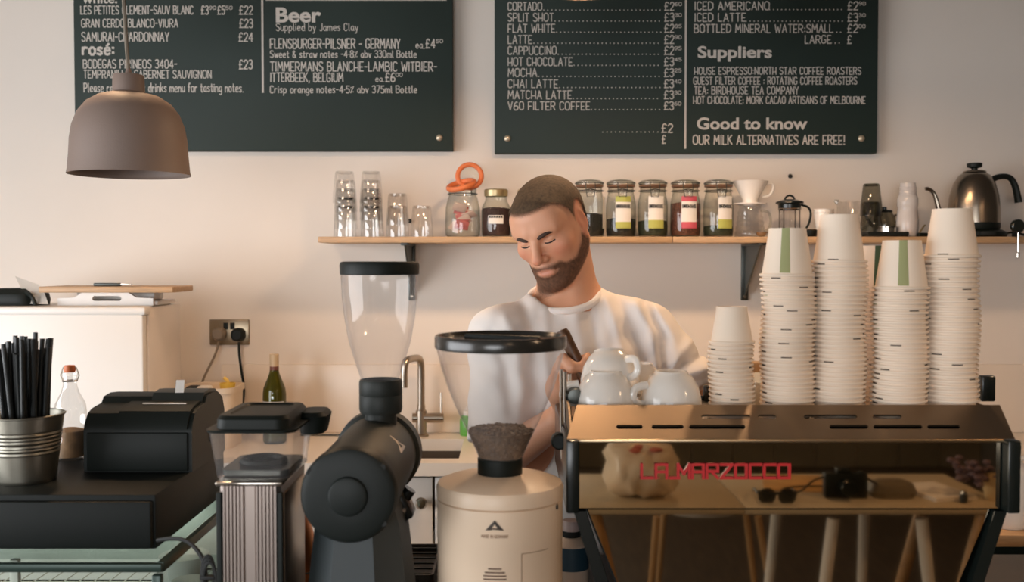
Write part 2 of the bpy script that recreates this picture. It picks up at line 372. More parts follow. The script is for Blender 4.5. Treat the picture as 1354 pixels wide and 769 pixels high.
# ------------------------------------------------------------------ chalkboards
BY = WALL_Y - 0.045
def chalkboard(x0, x1, yb, label):
    X0, X1, ZB = PX(x0, BY), PX(x1, BY), PZ(yb, BY)
    t = thing('chalkboard', label, 'menu board', ((X0 + X1) / 2, WALL_Y, ZB))
    m = MB().box((0, (BY - WALL_Y) / 2, 0.52), (X1 - X0, WALL_Y - BY, 1.04), 0.003)
    m.build('board', M_board, t)
    return t
def line(board, text, x0, x1, y0, y1, w=0.118, jit=0.02, name='menu_line', slant=0.0):
    o = board.location; yy = BY - 0.0009 - o.y
    mb = MB(); stroke_text(mb, text, PX(x0, BY) - o.x, PX(x1, BY) - o.x, PZ(y1, BY) - o.z, PZ(y0, BY) - o.z, yy, w, jit, slant)
    return mb.build(name, M_chalk, board, 0)
def head(board, text, x0, x1, y0, y1, off=0.02):
    o = board.location
    return bold_text('heading', text, PX(x0, BY) - o.x, PX(x1, BY) - o.x, PZ(y1, BY) - o.z, PZ(y0, BY) - o.z, BY - 0.001 - o.y, M_chalk, board, off)
def rule(board, x0, y0, x1, y1):
    o = board.location; a, b = P(x0, y0, BY), P(x1, y1, BY)
    MB().box(((a.x + b.x) / 2 - o.x, BY - 0.0005 - o.y, (a.z + b.z) / 2 - o.z), (abs(a.x - b.x) + 0.003, 0.001, abs(a.z - b.z) + 0.003)).build('divider_line', M_chalk, board, 0)
def price(board, x, y0, y1, pound, sup, sx=None):
    w = 5.4 * (len(pound) + 0.0)
    o = board.location; yy = BY - 0.0009 - o.y; mb = MB(); z = lambda py: PZ(py, BY) - o.z; X = lambda px: PX(px, BY) - o.x
    x1 = x + (w if sx is None else sx)
    stroke_text(mb, pound, X(x), X(x1), z(y1), z(y0), yy, 0.13, 0.01)
    if sup: stroke_text(mb, sup, X(x1 + 1.5), X(x1 + 10), z(y0 + 4.6), z(y0 + 0.2), yy, 0.18)
    mb.build('price', M_chalk, board, 0)
def dots(board, x0, x1, y, step=5.3):
    o = board.location; mb = MB(); x = x0
    while x <= x1:
        a = P(x, y, BY); mb.box((a.x - o.x, BY - 0.0005 - o.y, a.z - o.z), (0.0036, 0.001, 0.0034)); x += step
    mb.build('dotted_line', M_chalk, board, 0)
def board_screw(board, x, y):
    o = board.location; a = P(x, y, BY); R = Matrix.Rotation(math.pi / 2, 3, 'X')
    MB().lathe([(0, 0.008), (0.006, 0.0075), (0.0105, 0.004), (0.0115, 0)], 16, (a.x - o.x, BY - o.y, a.z - o.z), R).build('screw', mat('brass_screw', rgb(205, 190, 165), 0.35, 0.6), board)

bl = chalkboard(102, 599, 199, 'dark green chalkboard on the wall listing wines and beers, left board')
head(bl, 'white:', 114, 160, -9, 4, 0.02)
line(bl, 'LES PETITES CLEMENT-SAUV BLANC', 112, 259, 8, 18.5); price(bl, 270, 8, 18.8, '£3', '90', 9); price(bl, 291.5, 8, 18.8, '£5', '50', 9); price(bl, 320, 8, 18.8, '£22', '', 17)
line(bl, 'GRAN CERDO BLANCO-VIURA', 113, 239, 25.5, 36); price(bl, 320, 25.5, 36.5, '£23', '', 17)
line(bl, 'SAMURAI-CHARDONNAY', 113, 227, 43, 54.5); price(bl, 319, 43.5, 54.5, '£24', '', 18)
line(bl, 'rosé:', 114, 154.5, 57, 72, 0.2)
line(bl, 'BODEGAS PIRINEOS 3404-', 114.5, 237, 79, 90); price(bl, 319, 79.5, 91, '£23', '', 17)
line(bl, 'TEMPRANILLO+CABERNET SAUVIGNON', 115, 282, 93, 103.2)
line(bl, 'Please refer to our drinks menu for tasting notes.', 115, 324, 110, 121.5, 0.11, 0.02)
rule(bl, 347, -60, 347, 122); rule(bl, 352, 0.2, 590, 0.2)
head(bl, 'Beer', 367.5, 427, 9.4, 29, 0.03)
line(bl, 'Supplied by James Clay', 368, 475, 31, 40.5, 0.11)
line(bl, 'FLENSBURGER-PILSNER - GERMANY', 360, 530, 51.5, 64); line(bl, 'ea.', 551, 562, 55, 64, 0.12); price(bl, 564, 52, 63.5, '£4', '50', 12)
line(bl, 'Sweet & straw notes -4·8% abv 330ml Bottle', 360, 551.5, 67, 76, 0.13)
line(bl, 'TIMMERMANS BLANCHE-LAMBIC WITBIER-', 360, 578, 82, 94)
line(bl, 'ITTERBEEK, BELGIUM', 360, 455, 96.5, 108); line(bl, 'ea.', 498, 509, 100, 108, 0.12); price(bl, 511, 96.5, 108, '£6', '00', 12)
line(bl, 'Crisp orange notes-4·5% abv 375ml Bottle', 359.5, 552, 113.5, 122.7, 0.13)
board_screw(bl, 581, 182)
br = chalkboard(654, 1157.5, 202.5, 'dark green chalkboard on the wall listing coffees and suppliers, right board')
rows = [('CORTADO', 716, '£2', '60'), ('SPLIT SHOT', 731, '£3', '30'), ('FLAT WHITE', 733, '£2', '85'), ('LATTE', 703, '£2', '90'), ('CAPPUCCINO', 735, '£2', '95'),
        ('HOT CHOCOLATE', 756, '£3', '45'), ('MOCHA', 709.5, '£3', '25'), ('CHAI LATTE', 737, '£3', '40'), ('MATCHA LATTE', 755, '£3', '30'), ('V60 FILTER COFFEE', 779, '£3', '60')]
for i, (n, xe, pd, sp) in enumerate(rows):
    yb = 13.6 + i * 14.62
    line(br, n, 672, xe, yb - 10.6, yb); dots(br, xe + 3, 874, yb - 0.3); price(br, 877, yb - 10.6, yb, pd, sp, 12)
dots(br, 797, 872, 174.5, 5.6); price(br, 874, 164, 175, '£2', '', 14); price(br, 874.5, 179, 189.5, '£', '', 4.5)
rule(br, 906.7, -60, 906.7, 196)
for (n, x0, xe, yb, pd, sp) in (('ICED AMERICANO', 916.5, 1014, 13, '£2', '90'), ('ICED LATTE', 916.5, 983, 28.4, '£3', '30'), ('BOTTLED MINERAL WATER:SMALL', 916, 1097.5, 43, '£2', '00')):
    line(br, n, x0, xe, yb - 10.6, yb); dots(br, xe + 3.5, 1114, yb - 0.3); price(br, 1117, yb - 10.6, yb, pd, sp, 13)
line(br, 'LARGE', 1061.5, 1095, 47, 57.3); dots(br, 1099, 1114, 57); price(br, 1117, 47, 57.5, '£', '', 5)
head(br, 'Suppliers', 920.6, 1018, 60.6, 76, 0.028)
line(br, 'HOUSE ESPRESSO:NORTH STAR COFFEE ROASTERS', 916.5, 1135, 89, 98.3, 0.12)
line(br, 'GUEST FILTER COFFEE : ROTATING COFFEE ROASTERS', 915.5, 1129.6, 102, 111.4, 0.12)
line(br, 'TEA: BIRDHOUSE TEA COMPANY', 916.5, 1053, 114.7, 124.3, 0.12)
line(br, 'HOT CHOCOLATE: MORK CACAO ARTISANS OF MELBOURNE', 915.4, 1141, 127.6, 137, 0.12)
head(br, 'Good to know', 920, 1065.4, 155, 170.7, 0.028)
line(br, 'OUR MILK ALTERNATIVES ARE FREE!', 915.4, 1114.5, 179, 190.7, 0.13)
board_screw(br, 671, 183); board_screw(br, 1139, 183)

# ------------------------------------------------------------------ shelf and its brackets
SHY0 = 3.22                               # front edge
SHZ = PZ(312.6, SHY0); SHT = S(8.0, SHY0)
def shelf(x0, x1, label):
    X0, X1 = PX(x0, SHY0), (PX(x1, SHY0))
    m = MB().box(((X0 + X1) / 2, (SHY0 + WALL_Y) / 2, SHZ - SHT / 2), (X1 - X0, WALL_Y - SHY0, SHT), 0.002)
    return tag(m.build('wall_shelf', M_oak), label, 'shelf', 'oak wall shelf boards')
shelf(421, 888.6, 'pale wooden shelf board on the wall, the one carrying tumblers and jars')
shelf(889.4, 1420, 'pale wooden shelf board on the wall, the one carrying kettle and coffee gear')
def bracket(px, label):
    x = PX(px, WALL_Y); t = thing('shelf_bracket', label, 'bracket', (x, WALL_Y, SHZ - SHT))
    MB().box((0, -0.004, -0.10), (0.026, 0.008, 0.20), 0.002).build('wall_plate', M_darksteel, t)
    MB().box((0, -0.125, -0.004), (0.026, 0.25, 0.008), 0.002).build('arm', M_darksteel, t)
    MB().prism([(-0.008, -0.008), (-0.23, -0.008), (-0.008, -0.185)], 'x', -0.003, 0.003).build('gusset', M_darksteel, t)
    R = Matrix.Rotation(math.pi / 2, 3, 'X')
    MB().lathe([(0, 0.003), (0.005, 0.0025), (0.006, 0)], 12, (0, -0.008, -0.185), R).build('screw', M_steel, t)
    return t
bracket(984, 'grey steel shelf bracket under the shelf right of the man')
bracket(545, 'grey steel shelf bracket behind the tall narrow hopper')
def wall_screw(px, py, label):
    a = P(px, py, WALL_Y); R = Matrix.Rotation(math.pi / 2, 3, 'X')
    o = MB().lathe([(0, 0.014), (0.006, 0.013), (0.008, 0.009), (0.005, 0.007), (0.004, 0)], 12, (0, 0, 0), R).build('wall_screw', M_rubber)
    o.location = a; tag(o, label, 'screw')
wall_screw(1044, 233, 'dark screw head in the wall above the cafetiere')
wall_screw(542, 292, 'dark screw head in the wall between the tumblers')

# ------------------------------------------------------------------ glass tumblers on the shelf
def tumbler(mt, r0=0.0385, r1=0.030, h=0.108):
    m = MB()
    m.lathe([(r0 + 0.0006, 0), (r0 + 0.0006, 0.002), (r0 - 0.001, h * 0.35), (r1 + 0.001, h * 0.96), (r1 - 0.002, h), (r1 * 0.8, h), (r1 * 0.8, h - 0.008), (0, h - 0.008)], 24)
    return m
TY = 3.36
T0 = None
def ntumb(px, k, pitch, label, dx=0.0):
    global T0
    loc = (PX(px, TY) + dx, TY, SHZ + k * pitch)
    if T0 is None:
        T0 = tumbler(G_clear).build('glass_tumbler', G_clear); T0.location = loc
        tag(T0, label, 'glass', 'clear tumblers upside down on the shelf'); return T0
    return dup(T0, loc, label, rz=random.uniform(0, 6))
for px, n, what in ((457, 5, 'in the leftmost stack on the shelf'), (492, 5, 'in the second stack from the left'), (525, 2, 'in the two-high stack')):
    for k in range(n):
        pos = 'at the bottom' if k == 0 else ('at the top' if k == n - 1 else ordn(k + 1) + ' from the bottom')
        ntumb(px, k, 0.0292 if n == 5 else 0.041, 'upturned clear glass tumbler %s %s' % (pos, what), random.uniform(-0.003, 0.003))
ntumb(558, 0, 0.03, 'single clear glass tumbler standing alone right of the stacks')

# ------------------------------------------------------------------ jars
def jar_profile(R, h, mouth):
    return [(0, 0.004), (R * 0.82, 0.002), (R * 0.95, 0.006), (R, 0.02), (R, h * 0.62), (R * 0.96, h * 0.72), (mouth * 1.02, h * 0.86), (mouth, h * 0.90), (mouth, h)]
def fill(t, R, h, z1, m, name, top=0.004):
    seg = 26; mb = MB(); mb.lathe([(0, 0.007), (R * 0.90, 0.008), (R * 0.955, 0.022), (R * 0.955, z1), (R * 0.6, z1 + top), (0, z1 + top * 1.3)], seg); return mb.build(name, m, t)
def label_patch(t, R, a0, a1, z0, z1, bands, title, name='paper_label'):
    """curved label around the jar; angle -90 faces the room. bands = [(z fraction from, to, material)] over white paper"""
    def patch(aa, ab, za, zb, rr, m, nm, par):
        mb = MB(); n = 8; A = []; B = []
        for i in range(n + 1):
            a = math.radians(aa + (ab - aa) * i / n)
            A.append(mb.bm.verts.new((rr * math.cos(a), rr * math.sin(a), za))); B.append(mb.bm.verts.new((rr * math.cos(a), rr * math.sin(a), zb)))
        for i in range(n): mb.bm.faces.new([A[i], A[i + 1], B[i + 1], B[i]])
        return mb.build(nm, m, par)
    p = patch(a0, a1, z0, z1, R + 0.0008, M_paperw, name, t)
    for f0, f1, m in bands: patch(a0, a1, z0 + (z1 - z0) * f0, z0 + (z1 - z0) * f1, R + 0.0014, m, 'colour_band', p)
    if title:
        mb = MB(); w = math.radians(a1 - a0) * R * 0.86; am = math.radians((a0 + a1) / 2)
        zc = z0 + (z1 - z0) * 0.64; hh = min(0.010, (z1 - z0) * 0.3)
        stroke_text(mb, title, -w / 2, w / 2, zc, zc + hh, 0, 0.22)
        for v in mb.bm.verts:
            ang = am + v.co.x / R; rr = R + 0.0022; v.co = (rr * math.cos(ang), rr * math.sin(ang), v.co.z)
        mb.build('lettering', M_rubber, p, 0)
    return p
M_lime = mat('lime_print', rgb(178, 180, 92), 0.6); M_pink = mat('pink_print', rgb(198, 84, 98), 0.6)
M_tea1 = mat('black_tea', rgb(38, 38, 34), 0.9, bump=1.0, bscale=300, var=0.5, vscale=250)
M_tea2 = mat('green_tea', rgb(52, 58, 40), 0.9, bump=1.0, bscale=300, var=0.5, vscale=250)
M_tea3 = mat('fruit_tea', rgb(104, 62, 46), 0.9, bump=1.0, bscale=300, var=0.8, vscale=220)
M_jam = mat('dark_powder', rgb(62, 40, 38), 0.8, bump=0.4, bscale=200, var=0.2, vscale=60)
M_clipred = mat('worn_seal', rgb(132, 96, 74), 0.5)
JY = 3.36
def clip_jar(px, label, zfill, mfill, bands, rot_deg, title='BIRDHOUSE', lw=30):
    R, h, mo = 0.051, 0.172, 0.043
    t = thing('clip_top_jar', label, 'jar', (PX(px, JY), JY, SHZ), 0, 'clip-top tea jars on the shelf')
    MB().lathe(jar_profile(R, h, mo), 32).build('glass_body', G_jar, t)
    fill(t, R, h, zfill, mfill, 'tea_leaves')
    MB().torus((0, 0, h + 0.003), mo + 0.001, 0.004, seg=28).build('rubber_seal', M_clipred, t)
    MB().lathe([(mo + 0.004, h + 0.006), (mo + 0.005, h + 0.016), (mo - 0.006, h + 0.022), (mo * 0.5, h + 0.024), (0, h + 0.024)], 28).build('glass_lid', G_jar, t)
    w = MB(); w.torus((0, 0, h - 0.014), mo + 0.004, 0.0018, seg=28, ms=6); w.torus((0, 0, h + 0.012), mo + 0.006, 0.0016, seg=28, ms=6)
    w.tube([(-0.016, -mo - 0.003, h + 0.012), (-0.016, -mo - 0.012, h - 0.006), (-0.012, -mo - 0.012, h - 0.036), (0.012, -mo - 0.012, h - 0.036), (0.016, -mo - 0.012, h - 0.006), (0.016, -mo - 0.003, h + 0.012)], 0.0016, 6)
    w.tube([(-0.02, -mo - 0.004, h - 0.014), (0, -mo - 0.014, h - 0.010), (0.02, -mo - 0.004, h - 0.014)], 0.0016, 6)
    w.build('wire_clip', M_darksteel, t)
    label_patch(t, R, -90 + rot_deg - lw, -90 + rot_deg + lw, 0.030, 0.138, bands, title)
    return t
clip_jar(779, 'clip-top glass jar of black tea just right of the man\'s head, label turned away', 0.078, M_tea1, [], 72, '', 16)
clip_jar(820.5, 'clip-top glass jar of tea with yellow-green topped label', 0.062, M_tea1, [(0.82, 1.0, M_lime), (0.0, 0.2, M_lime)], 4)
clip_jar(862.5, 'clip-top glass jar of tea, white label with lime foot, the middle one', 0.055, M_tea2, [(0.0, 0.26, M_lime)], 6)
clip_jar(905.5, 'clip-top glass jar of reddish fruit tea with pink and white label', 0.115, M_tea3, [(0.84, 1.0, M_pink), (0.0, 0.2, M_pink)], 6)
clip_jar(949, 'clip-top glass jar of leaf tea beside the white dripper, label off to the right', 0.038, M_tea2, [(0.0, 0.28, M_lime)], 18)
def screw_jar(px, label, title):
    R, h, mo = 0.0495, 0.146, 0.036
    t = thing('screw_lid_jar', label, 'jar', (PX(px, JY), JY, SHZ), 0, 'gold-lidded jars on the shelf')
    MB().lathe(jar_profile(R, h, mo), 32).build('glass_body', G_jar, t)
    fill(t, R, h, 0.098, M_jam, 'brown_powder')
    MB().lathe([(mo + 0.004, h - 0.006), (mo + 0.005, h + 0.014), (mo + 0.002, h + 0.018), (0, h + 0.018)], 32).build('lid', M_gold, t)
    label_patch(t, R, -90 - 30, -90 + 30, 0.046, 0.074, [], title)
    return t
screw_jar(656, 'gold-lidded jar of dark brown powder with small white label', '~~~~~~')
screw_jar(700, 'gold-lidded jar mostly hidden behind the man\'s head', '')
# open jar with the orange seal
t = thing('preserving_jar', 'open glass preserving jar of sachets with bright orange rubber seals', 'jar', (PX(612, JY), JY, SHZ))
MB().lathe([(0, 0.004), (0.05, 0.002), (0.058, 0.008), (0.060, 0.03), (0.058, 0.10), (0.05, 0.135), (0.047, 0.142), (0.047, 0.168)], 32).build('glass_body', G_jar, t)
Rt = Matrix.Rotation(math.radians(-14), 3, 'Y') @ Matrix.Rotation(math.radians(18), 3, 'X')
MB().torus((-0.004, -0.005, 0.178), 0.046, 0.008, Rt, seg=32, ms=10, sz=1.2).build('rubber_seal', M_orange, t)
lidp = MB().lathe([(0, 0.012), (0.03, 0.010), (0.044, 0.0), (0.047, -0.006)], 28, (0.022, 0.045, 0.212), Matrix.Rotation(math.radians(80), 3, 'X')).build('lid', G_jar, t)
MB().torus((0.022, 0.037, 0.212), 0.041, 0.0085, Matrix.Rotation(math.radians(82), 3, 'X'), seg=32, ms=10).build('lid_seal', M_orange, lidp)
w = MB(); w.torus((0, 0, 0.148), 0.050, 0.0018, ms=6); w.tube([(0.03, 0.042, 0.148), (0.026, 0.052, 0.17), (0.024, 0.048, 0.19)], 0.002, 6); w.build('wire_clip', M_darksteel, t)
M_sach = mat('sachet_paper', rgb(216, 190, 178), 0.7); M_sachr = mat('sachet_red', rgb(196, 110, 108), 0.7)
for i in range(9):
    a = random.uniform(0, 6.28); r = random.uniform(0.0, 0.026)
    R3 = Matrix.Rotation(random.uniform(-1, 1), 3, 'X') @ Matrix.Rotation(random.uniform(-1, 1), 3, 'Y')
    MB().box((r * math.cos(a), r * math.sin(a), 0.034 + i * 0.0085), (0.046, 0.004, 0.034), 0.0015, R3).build('sachet', [M_sach, M_sachr, M_sach][i % 3], t)
# ------------------------------------------------------------------ coffee gear on the shelf
SY = 3.36
def on_shelf(px, y=SY): return (PX(px, y), y, SHZ)
# ribbed glass server with the white dripper on top
t = thing('glass_server', 'ribbed clear glass coffee server under the white dripper', 'coffee server', on_shelf(991))
prof = [(0, 0.004), (0.050, 0.003), (0.052, 0.012)]
for i in range(5):
    z = 0.018 + i * 0.017; prof += [(0.0515 - i * 0.0025, z), (0.0475 - i * 0.0025, z + 0.007)]
prof += [(0.036, 0.105), (0.040, 0.112)]
MB().lathe(prof, 32).build('glass_body', G_clear, t)
MB().tube(smooth_path([(0.036, 0, 0.092), (0.062, 0, 0.090), (0.072, 0, 0.062), (0.066, 0, 0.03), (0.05, 0, 0.022)]), 0.004, 8).build('handle', G_jar, t)
t = thing('coffee_dripper', 'white ceramic pour-over dripper with loop handle on the glass server', 'coffee dripper', (PX(991, SY), SY, SHZ + 0.112))
MB().lathe([(0.022, -0.004), (0.024, 0.0), (0.055, 0.001), (0.056, 0.005), (0.026, 0.007), (0.0255, 0.016), (0.058, 0.076), (0.060, 0.080), (0.056, 0.080), (0.021, 0.016), (0.019, -0.004)], 36, close=True).build('cone', M_ceramic, t)
MB().tube(smooth_path([(0.053, 0, 0.070), (0.075, 0, 0.074), (0.080, 0, 0.056), (0.068, 0, 0.030), (0.040, 0, 0.026)]), 0.0045, 8).build('handle', M_ceramic, t)
# small strainer spoon
t = thing('measuring_spoon', 'small shiny steel scoop lying on the shelf left of the cafetiere', 'spoon', (PX(1006, 3.29), 3.29, SHZ))
MB().lathe([(0, 0.002), (0.010, 0.003), (0.016, 0.010), (0.0175, 0.017), (0.0155, 0.016), (0.009, 0.006), (0, 0.005)], 20).build('bowl', M_steel2, t)
MB().tube([(0.016, 0, 0.016), (0.035, 0.01, 0.012), (0.06, 0.02, 0.003)], 0.0022, 6, flat=1.0).build('handle', M_steel2, t)
# cafetiere
t = thing('cafetiere', 'glass cafetiere with black lid behind the first tall cup stack', 'cafetiere', on_shelf(1043))
MB().lathe([(0, 0.010), (0.034, 0.010), (0.036, 0.016), (0.036, 0.118), (0.037, 0.120)], 28).build('beaker', G_clear, t)
f = MB(); f.torus((0, 0, 0.014), 0.037, 0.003, ms=6); f.torus((0, 0, 0.098), 0.037, 0.002, ms=6)
for k in range(4):
    a = math.radians(45 + 90 * k); f.tube([(0.038 * math.cos(a), 0.038 * math.sin(a), 0.001), (0.038 * math.cos(a), 0.038 * math.sin(a), 0.098)], 0.002, 6)
f.build('frame', M_steel2, t)
MB().lathe([(0.037, 0.094), (0.038, 0.112), (0.047, 0.116), (0.046, 0.122), (0.030, 0.127), (0.02, 0.130), (0, 0.130)], 28).build('lid', M_blackgloss, t)
k = MB(); k.tube(arc((0, 0, 0.126), 0.017, 0, 180, 10), 0.0035, 8); k.build('lid_handle', M_blackgloss, t)
MB().tube(smooth_path([(0.038, 0, 0.112), (0.066, 0, 0.104), (0.074, 0, 0.080), (0.066, 0, 0.045), (0.050, 0, 0.022), (0.037, 0, 0.016)]), 0.005, 8, flat=0.8).build('handle', M_black, t)
# clip and tin
t = thing('dosing_cup', 'small black dosing cup on the shelf right of the cafetiere', 'cup', on_shelf(1071, 3.31))
MB().lathe([(0, 0.002), (0.017, 0.001), (0.019, 0.004), (0.021, 0.026), (0.019, 0.026), (0.016, 0.006), (0, 0.005)], 20).build('bowl', M_black, t)
MB().torus((0, 0, 0.026), 0.020, 0.0016, ms=6).build('rim', M_steel2, t)
# white cups nested upright
C0 = MB().lathe([(0, 0.002), (0.021, 0.0), (0.022, 0.003), (0.0225, 0.006), (0.032, 0.082), (0.0335, 0.083), (0.0335, 0.086), (0.031, 0.086), (0.021, 0.008), (0, 0.006)], 28).build('espresso_tumbler', M_ceramic)
C0.location = on_shelf(1088, 3.33); tag(C0, 'white tapered cup standing upright between cafetiere and tall stack, lower one', 'cup', 'white nested cups on the shelf')
dup(C0, (C0.location.x, C0.location.y, SHZ + 0.009), 'white tapered cup nested on top of the lower white cup on shelf')
# glass jug
t = thing('glass_jug', 'clear glass jug on the shelf behind the second tall cup stack', 'jug', on_shelf(1122))
MB().lathe([(0, 0.004), (0.040, 0.002), (0.042, 0.010), (0.041, 0.12), (0.043, 0.125)], 28).build('body', G_clear, t)
MB().tube(smooth_path([(0.041, 0, 0.115), (0.066, -0.004, 0.112), (0.070, -0.004, 0.075), (0.064, -0.004, 0.04), (0.041, 0, 0.028)]), 0.005, 8).build('handle', G_jar, t)
MB().tube([(-0.042, 0, 0.12), (-0.052, 0, 0.126)], [0.010, 0.004], 8).build('spout', G_jar, t)
# smoked tumblers stacked
ST = None
for k in range(2):
    lab = ('smoked grey tumbler upside down, upper of the pair', 'smoked grey tumbler upside down, lower of the pair')[1 - k]
    loc = (PX(1150.5, 3.37), 3.37, SHZ + 0.012 + k * 0.062)
    if ST is None:
        ST = tumbler(G_smoke, 0.036, 0.026, 0.11).build('smoked_tumbler', G_smoke); ST.location = loc; tag(ST, lab, 'glass', 'smoked tumblers')
    else: dup(ST, loc, lab)
t = thing('knock_tray', 'dark metal tray of small glass and steel parts under smoked tumblers', 'tray', on_shelf(1162, 3.36))
MB().box((0, 0, 0.006), (0.135, 0.16, 0.012), 0.004).build('tray_base', M_blackgloss, t)
r = MB(); 
r.box((0, -0.079, 0.012), (0.135, 0.004, 0.012)); r.box((0, 0.079, 0.012), (0.135, 0.004, 0.012)); r.box((-0.0655, 0, 0.012), (0.004, 0.16, 0.012)); r.box((0.0655, 0, 0.012), (0.004, 0.16, 0.012)); r.build('tray_rim', M_blackgloss, t)
t = thing('portafilter_basket', 'polished steel filter basket lying in the dark tray', 'filter basket', (PX(1172, 3.33), 3.33, SHZ + 0.0121))
MB().lathe([(0, 0), (0.026, 0), (0.030, 0.004), (0.030, 0.020), (0.035, 0.022), (0.035, 0.024), (0.028, 0.024), (0.027, 0.005), (0, 0.004)], 28).build('basket', M_steel2, t)
t = thing('glass_teapot', 'small smoky glass teapot standing in the dark tray', 'teapot', (PX(1168, 3.40), 3.40, SHZ + 0.0121))
MB().lathe([(0, 0.002), (0.030, 0.0), (0.038, 0.012), (0.040, 0.035), (0.034, 0.062), (0.026, 0.074), (0.027, 0.078)], 28).build('body', G_smoke, t)
MB().lathe([(0.028, 0.077), (0.026, 0.082), (0.008, 0.086), (0.008, 0.094), (0, 0.095)], 24).build('lid', M_blackgloss, t)
MB().tube(smooth_path([(0.036, 0, 0.066), (0.060, 0, 0.066), (0.064, 0, 0.038), (0.040, 0, 0.020)]), 0.004, 8).build('handle', G_smoke, t)
MB().tube(smooth_path([(-0.038, 0, 0.03), (-0.055, 0, 0.045), (-0.062, 0, 0.064)]), [0.008, 0.005], 8).build('spout', G_smoke, t)
# frosted bottle-shaped stack
t = thing('plastic_carafe', 'frosted white plastic carafe on the shelf left of the kettle', 'carafe', on_shelf(1198.5, 3.33))
MB().lathe([(0, 0.005), (0.030, 0.003), (0.034, 0.010), (0.0355, 0.03), (0.036, 0.055), (0.033, 0.085), (0.031, 0.100), (0.0335, 0.106), (0.0335, 0.130), (0.031, 0.136), (0.0275, 0.146), (0.0265, 0.165), (0.0245, 0.183), (0.0, 0.184)], 32).build('body', G_frost, t)
mm = MB()
for z in (0.145, 0.156, 0.167): mm.torus((0, 0, z), 0.0272, 0.0016, ms=6)
mm.build('neck_rings', G_frost, t)
MB().lathe([(0, 0.006), (0.030, 0.008), (0.033, 0.03), (0.032, 0.06), (0.028, 0.09), (0, 0.092)], 28).build('milky_liner', mat('milky_plastic', rgb(222, 212, 208), 0.5), t)
t = thing('bottle_opener', 'small brass and black clip lying on shelf beside the carafe', 'clip', on_shelf(1220, 3.30), 0.4)
MB().box((0, 0, 0.008), (0.05, 0.016, 0.014), 0.004).build('body', M_black, t)
MB().tube([(-0.022, -0.004, 0.014), (-0.006, -0.006, 0.036), (0.0, -0.006, 0.040)], 0.003, 6).build('lever', M_gold, t)
# gooseneck kettle on its base
t = thing('kettle_base', 'black electric base under the gooseneck kettle', 'kettle base', on_shelf(1288, 3.36))
MB().lathe([(0, 0.0), (0.090, 0.0), (0.096, 0.006), (0.094, 0.018), (0.08, 0.026), (0, 0.027)], 36, sx=1.05).build('plate', M_black, t)
MB().box((0.0, -0.092, 0.012), (0.05, 0.01, 0.014), 0.003).build('switch', M_rubber, t)
MB().tube(smooth_path([(0.09, 0.0, 0.012), (0.13, -0.02, 0.02), (0.16, 0.0, 0.012), (0.2, 0.03, 0.006)]), 0.004, 6).build('cord', M_rubber, t)
t = thing('gooseneck_kettle', 'brushed steel gooseneck kettle with black handle on the shelf', 'kettle', (PX(1286, 3.36), 3.36, SHZ + 0.0272))
MB().lathe([(0, 0.001), (0.080, 0.0), (0.083, 0.006), (0.083, 0.022)], 40).build('bottom_band', M_black, t)
MB().lathe([(0.083, 0.022), (0.0825, 0.07), (0.078, 0.115), (0.066, 0.158), (0.050, 0.184), (0.036, 0.194), (0.0, 0.196)], 44).build('body', mat('kettle_steel', rgb(150, 138, 124), 0.25, 1.0, bump=0.05, bscale=80, stretch=(60, 60, 1)), t)
lid = MB().lathe([(0.038, 0.194), (0.036, 0.199), (0.02, 0.202), (0, 0.203)], 32).build('lid', M_steel, t)
MB().lathe([(0.010, 0.202), (0.010, 0.208), (0.024, 0.213), (0.025, 0.224), (0.022, 0.226), (0, 0.226)], 24).build('lid_knob', M_black, lid)
MB().tube(smooth_path([(-0.078, 0, 0.034), (-0.105, 0, 0.036), (-0.118, 0, 0.060), (-0.128, 0, 0.100), (-0.138, 0, 0.128), (-0.158, 0, 0.140), (-0.166, 0, 0.138)], 2), [0.011, 0.0105, 0.009, 0.0075, 0.0065, 0.0065, 0.0065], 10).build('spout', mat('kettle_steel', rgb(150, 138, 124), 0.25, 1.0), t)
MB().tube(smooth_path([(0.056, 0, 0.168), (0.085, 0, 0.182), (0.122, 0, 0.180), (0.140, 0, 0.150), (0.150, 0, 0.105), (0.152, 0, 0.092)], 2), [0.014, 0.012, 0.012, 0.014, 0.015], 12, flat=0.8).build('handle', M_black, t)
# dial thermometer hanging off the shelf edge
t = thing('dial_thermometer', 'steel probe thermometer clipped over the shelf edge at far right', 'thermometer', (PX(1344, 3.21), 3.21, SHZ))
R = Matrix.Rotation(math.pi / 2, 3, 'X')
MB().lathe([(0, 0.004), (0.018, 0.004), (0.022, 0.0), (0.022, -0.012), (0, -0.014)], 24, (0, -0.006, 0.034), R).build('dial', M_blackgloss, t)
MB().box((0, 0.012, 0.006), (0.012, 0.03, 0.012), 0.002).build('clip', M_black, t)
MB().tube([(0, -0.004, 0.014), (0, -0.004, -0.052)], 0.0028, 8).build('probe', M_steel2, t)
MB().lathe([(0, -0.072), (0.0055, -0.068), (0.006, -0.054), (0.003, -0.050), (0, -0.050)], 12, (0, -0.004, 0)).build('probe_tip', M_steel2, t)

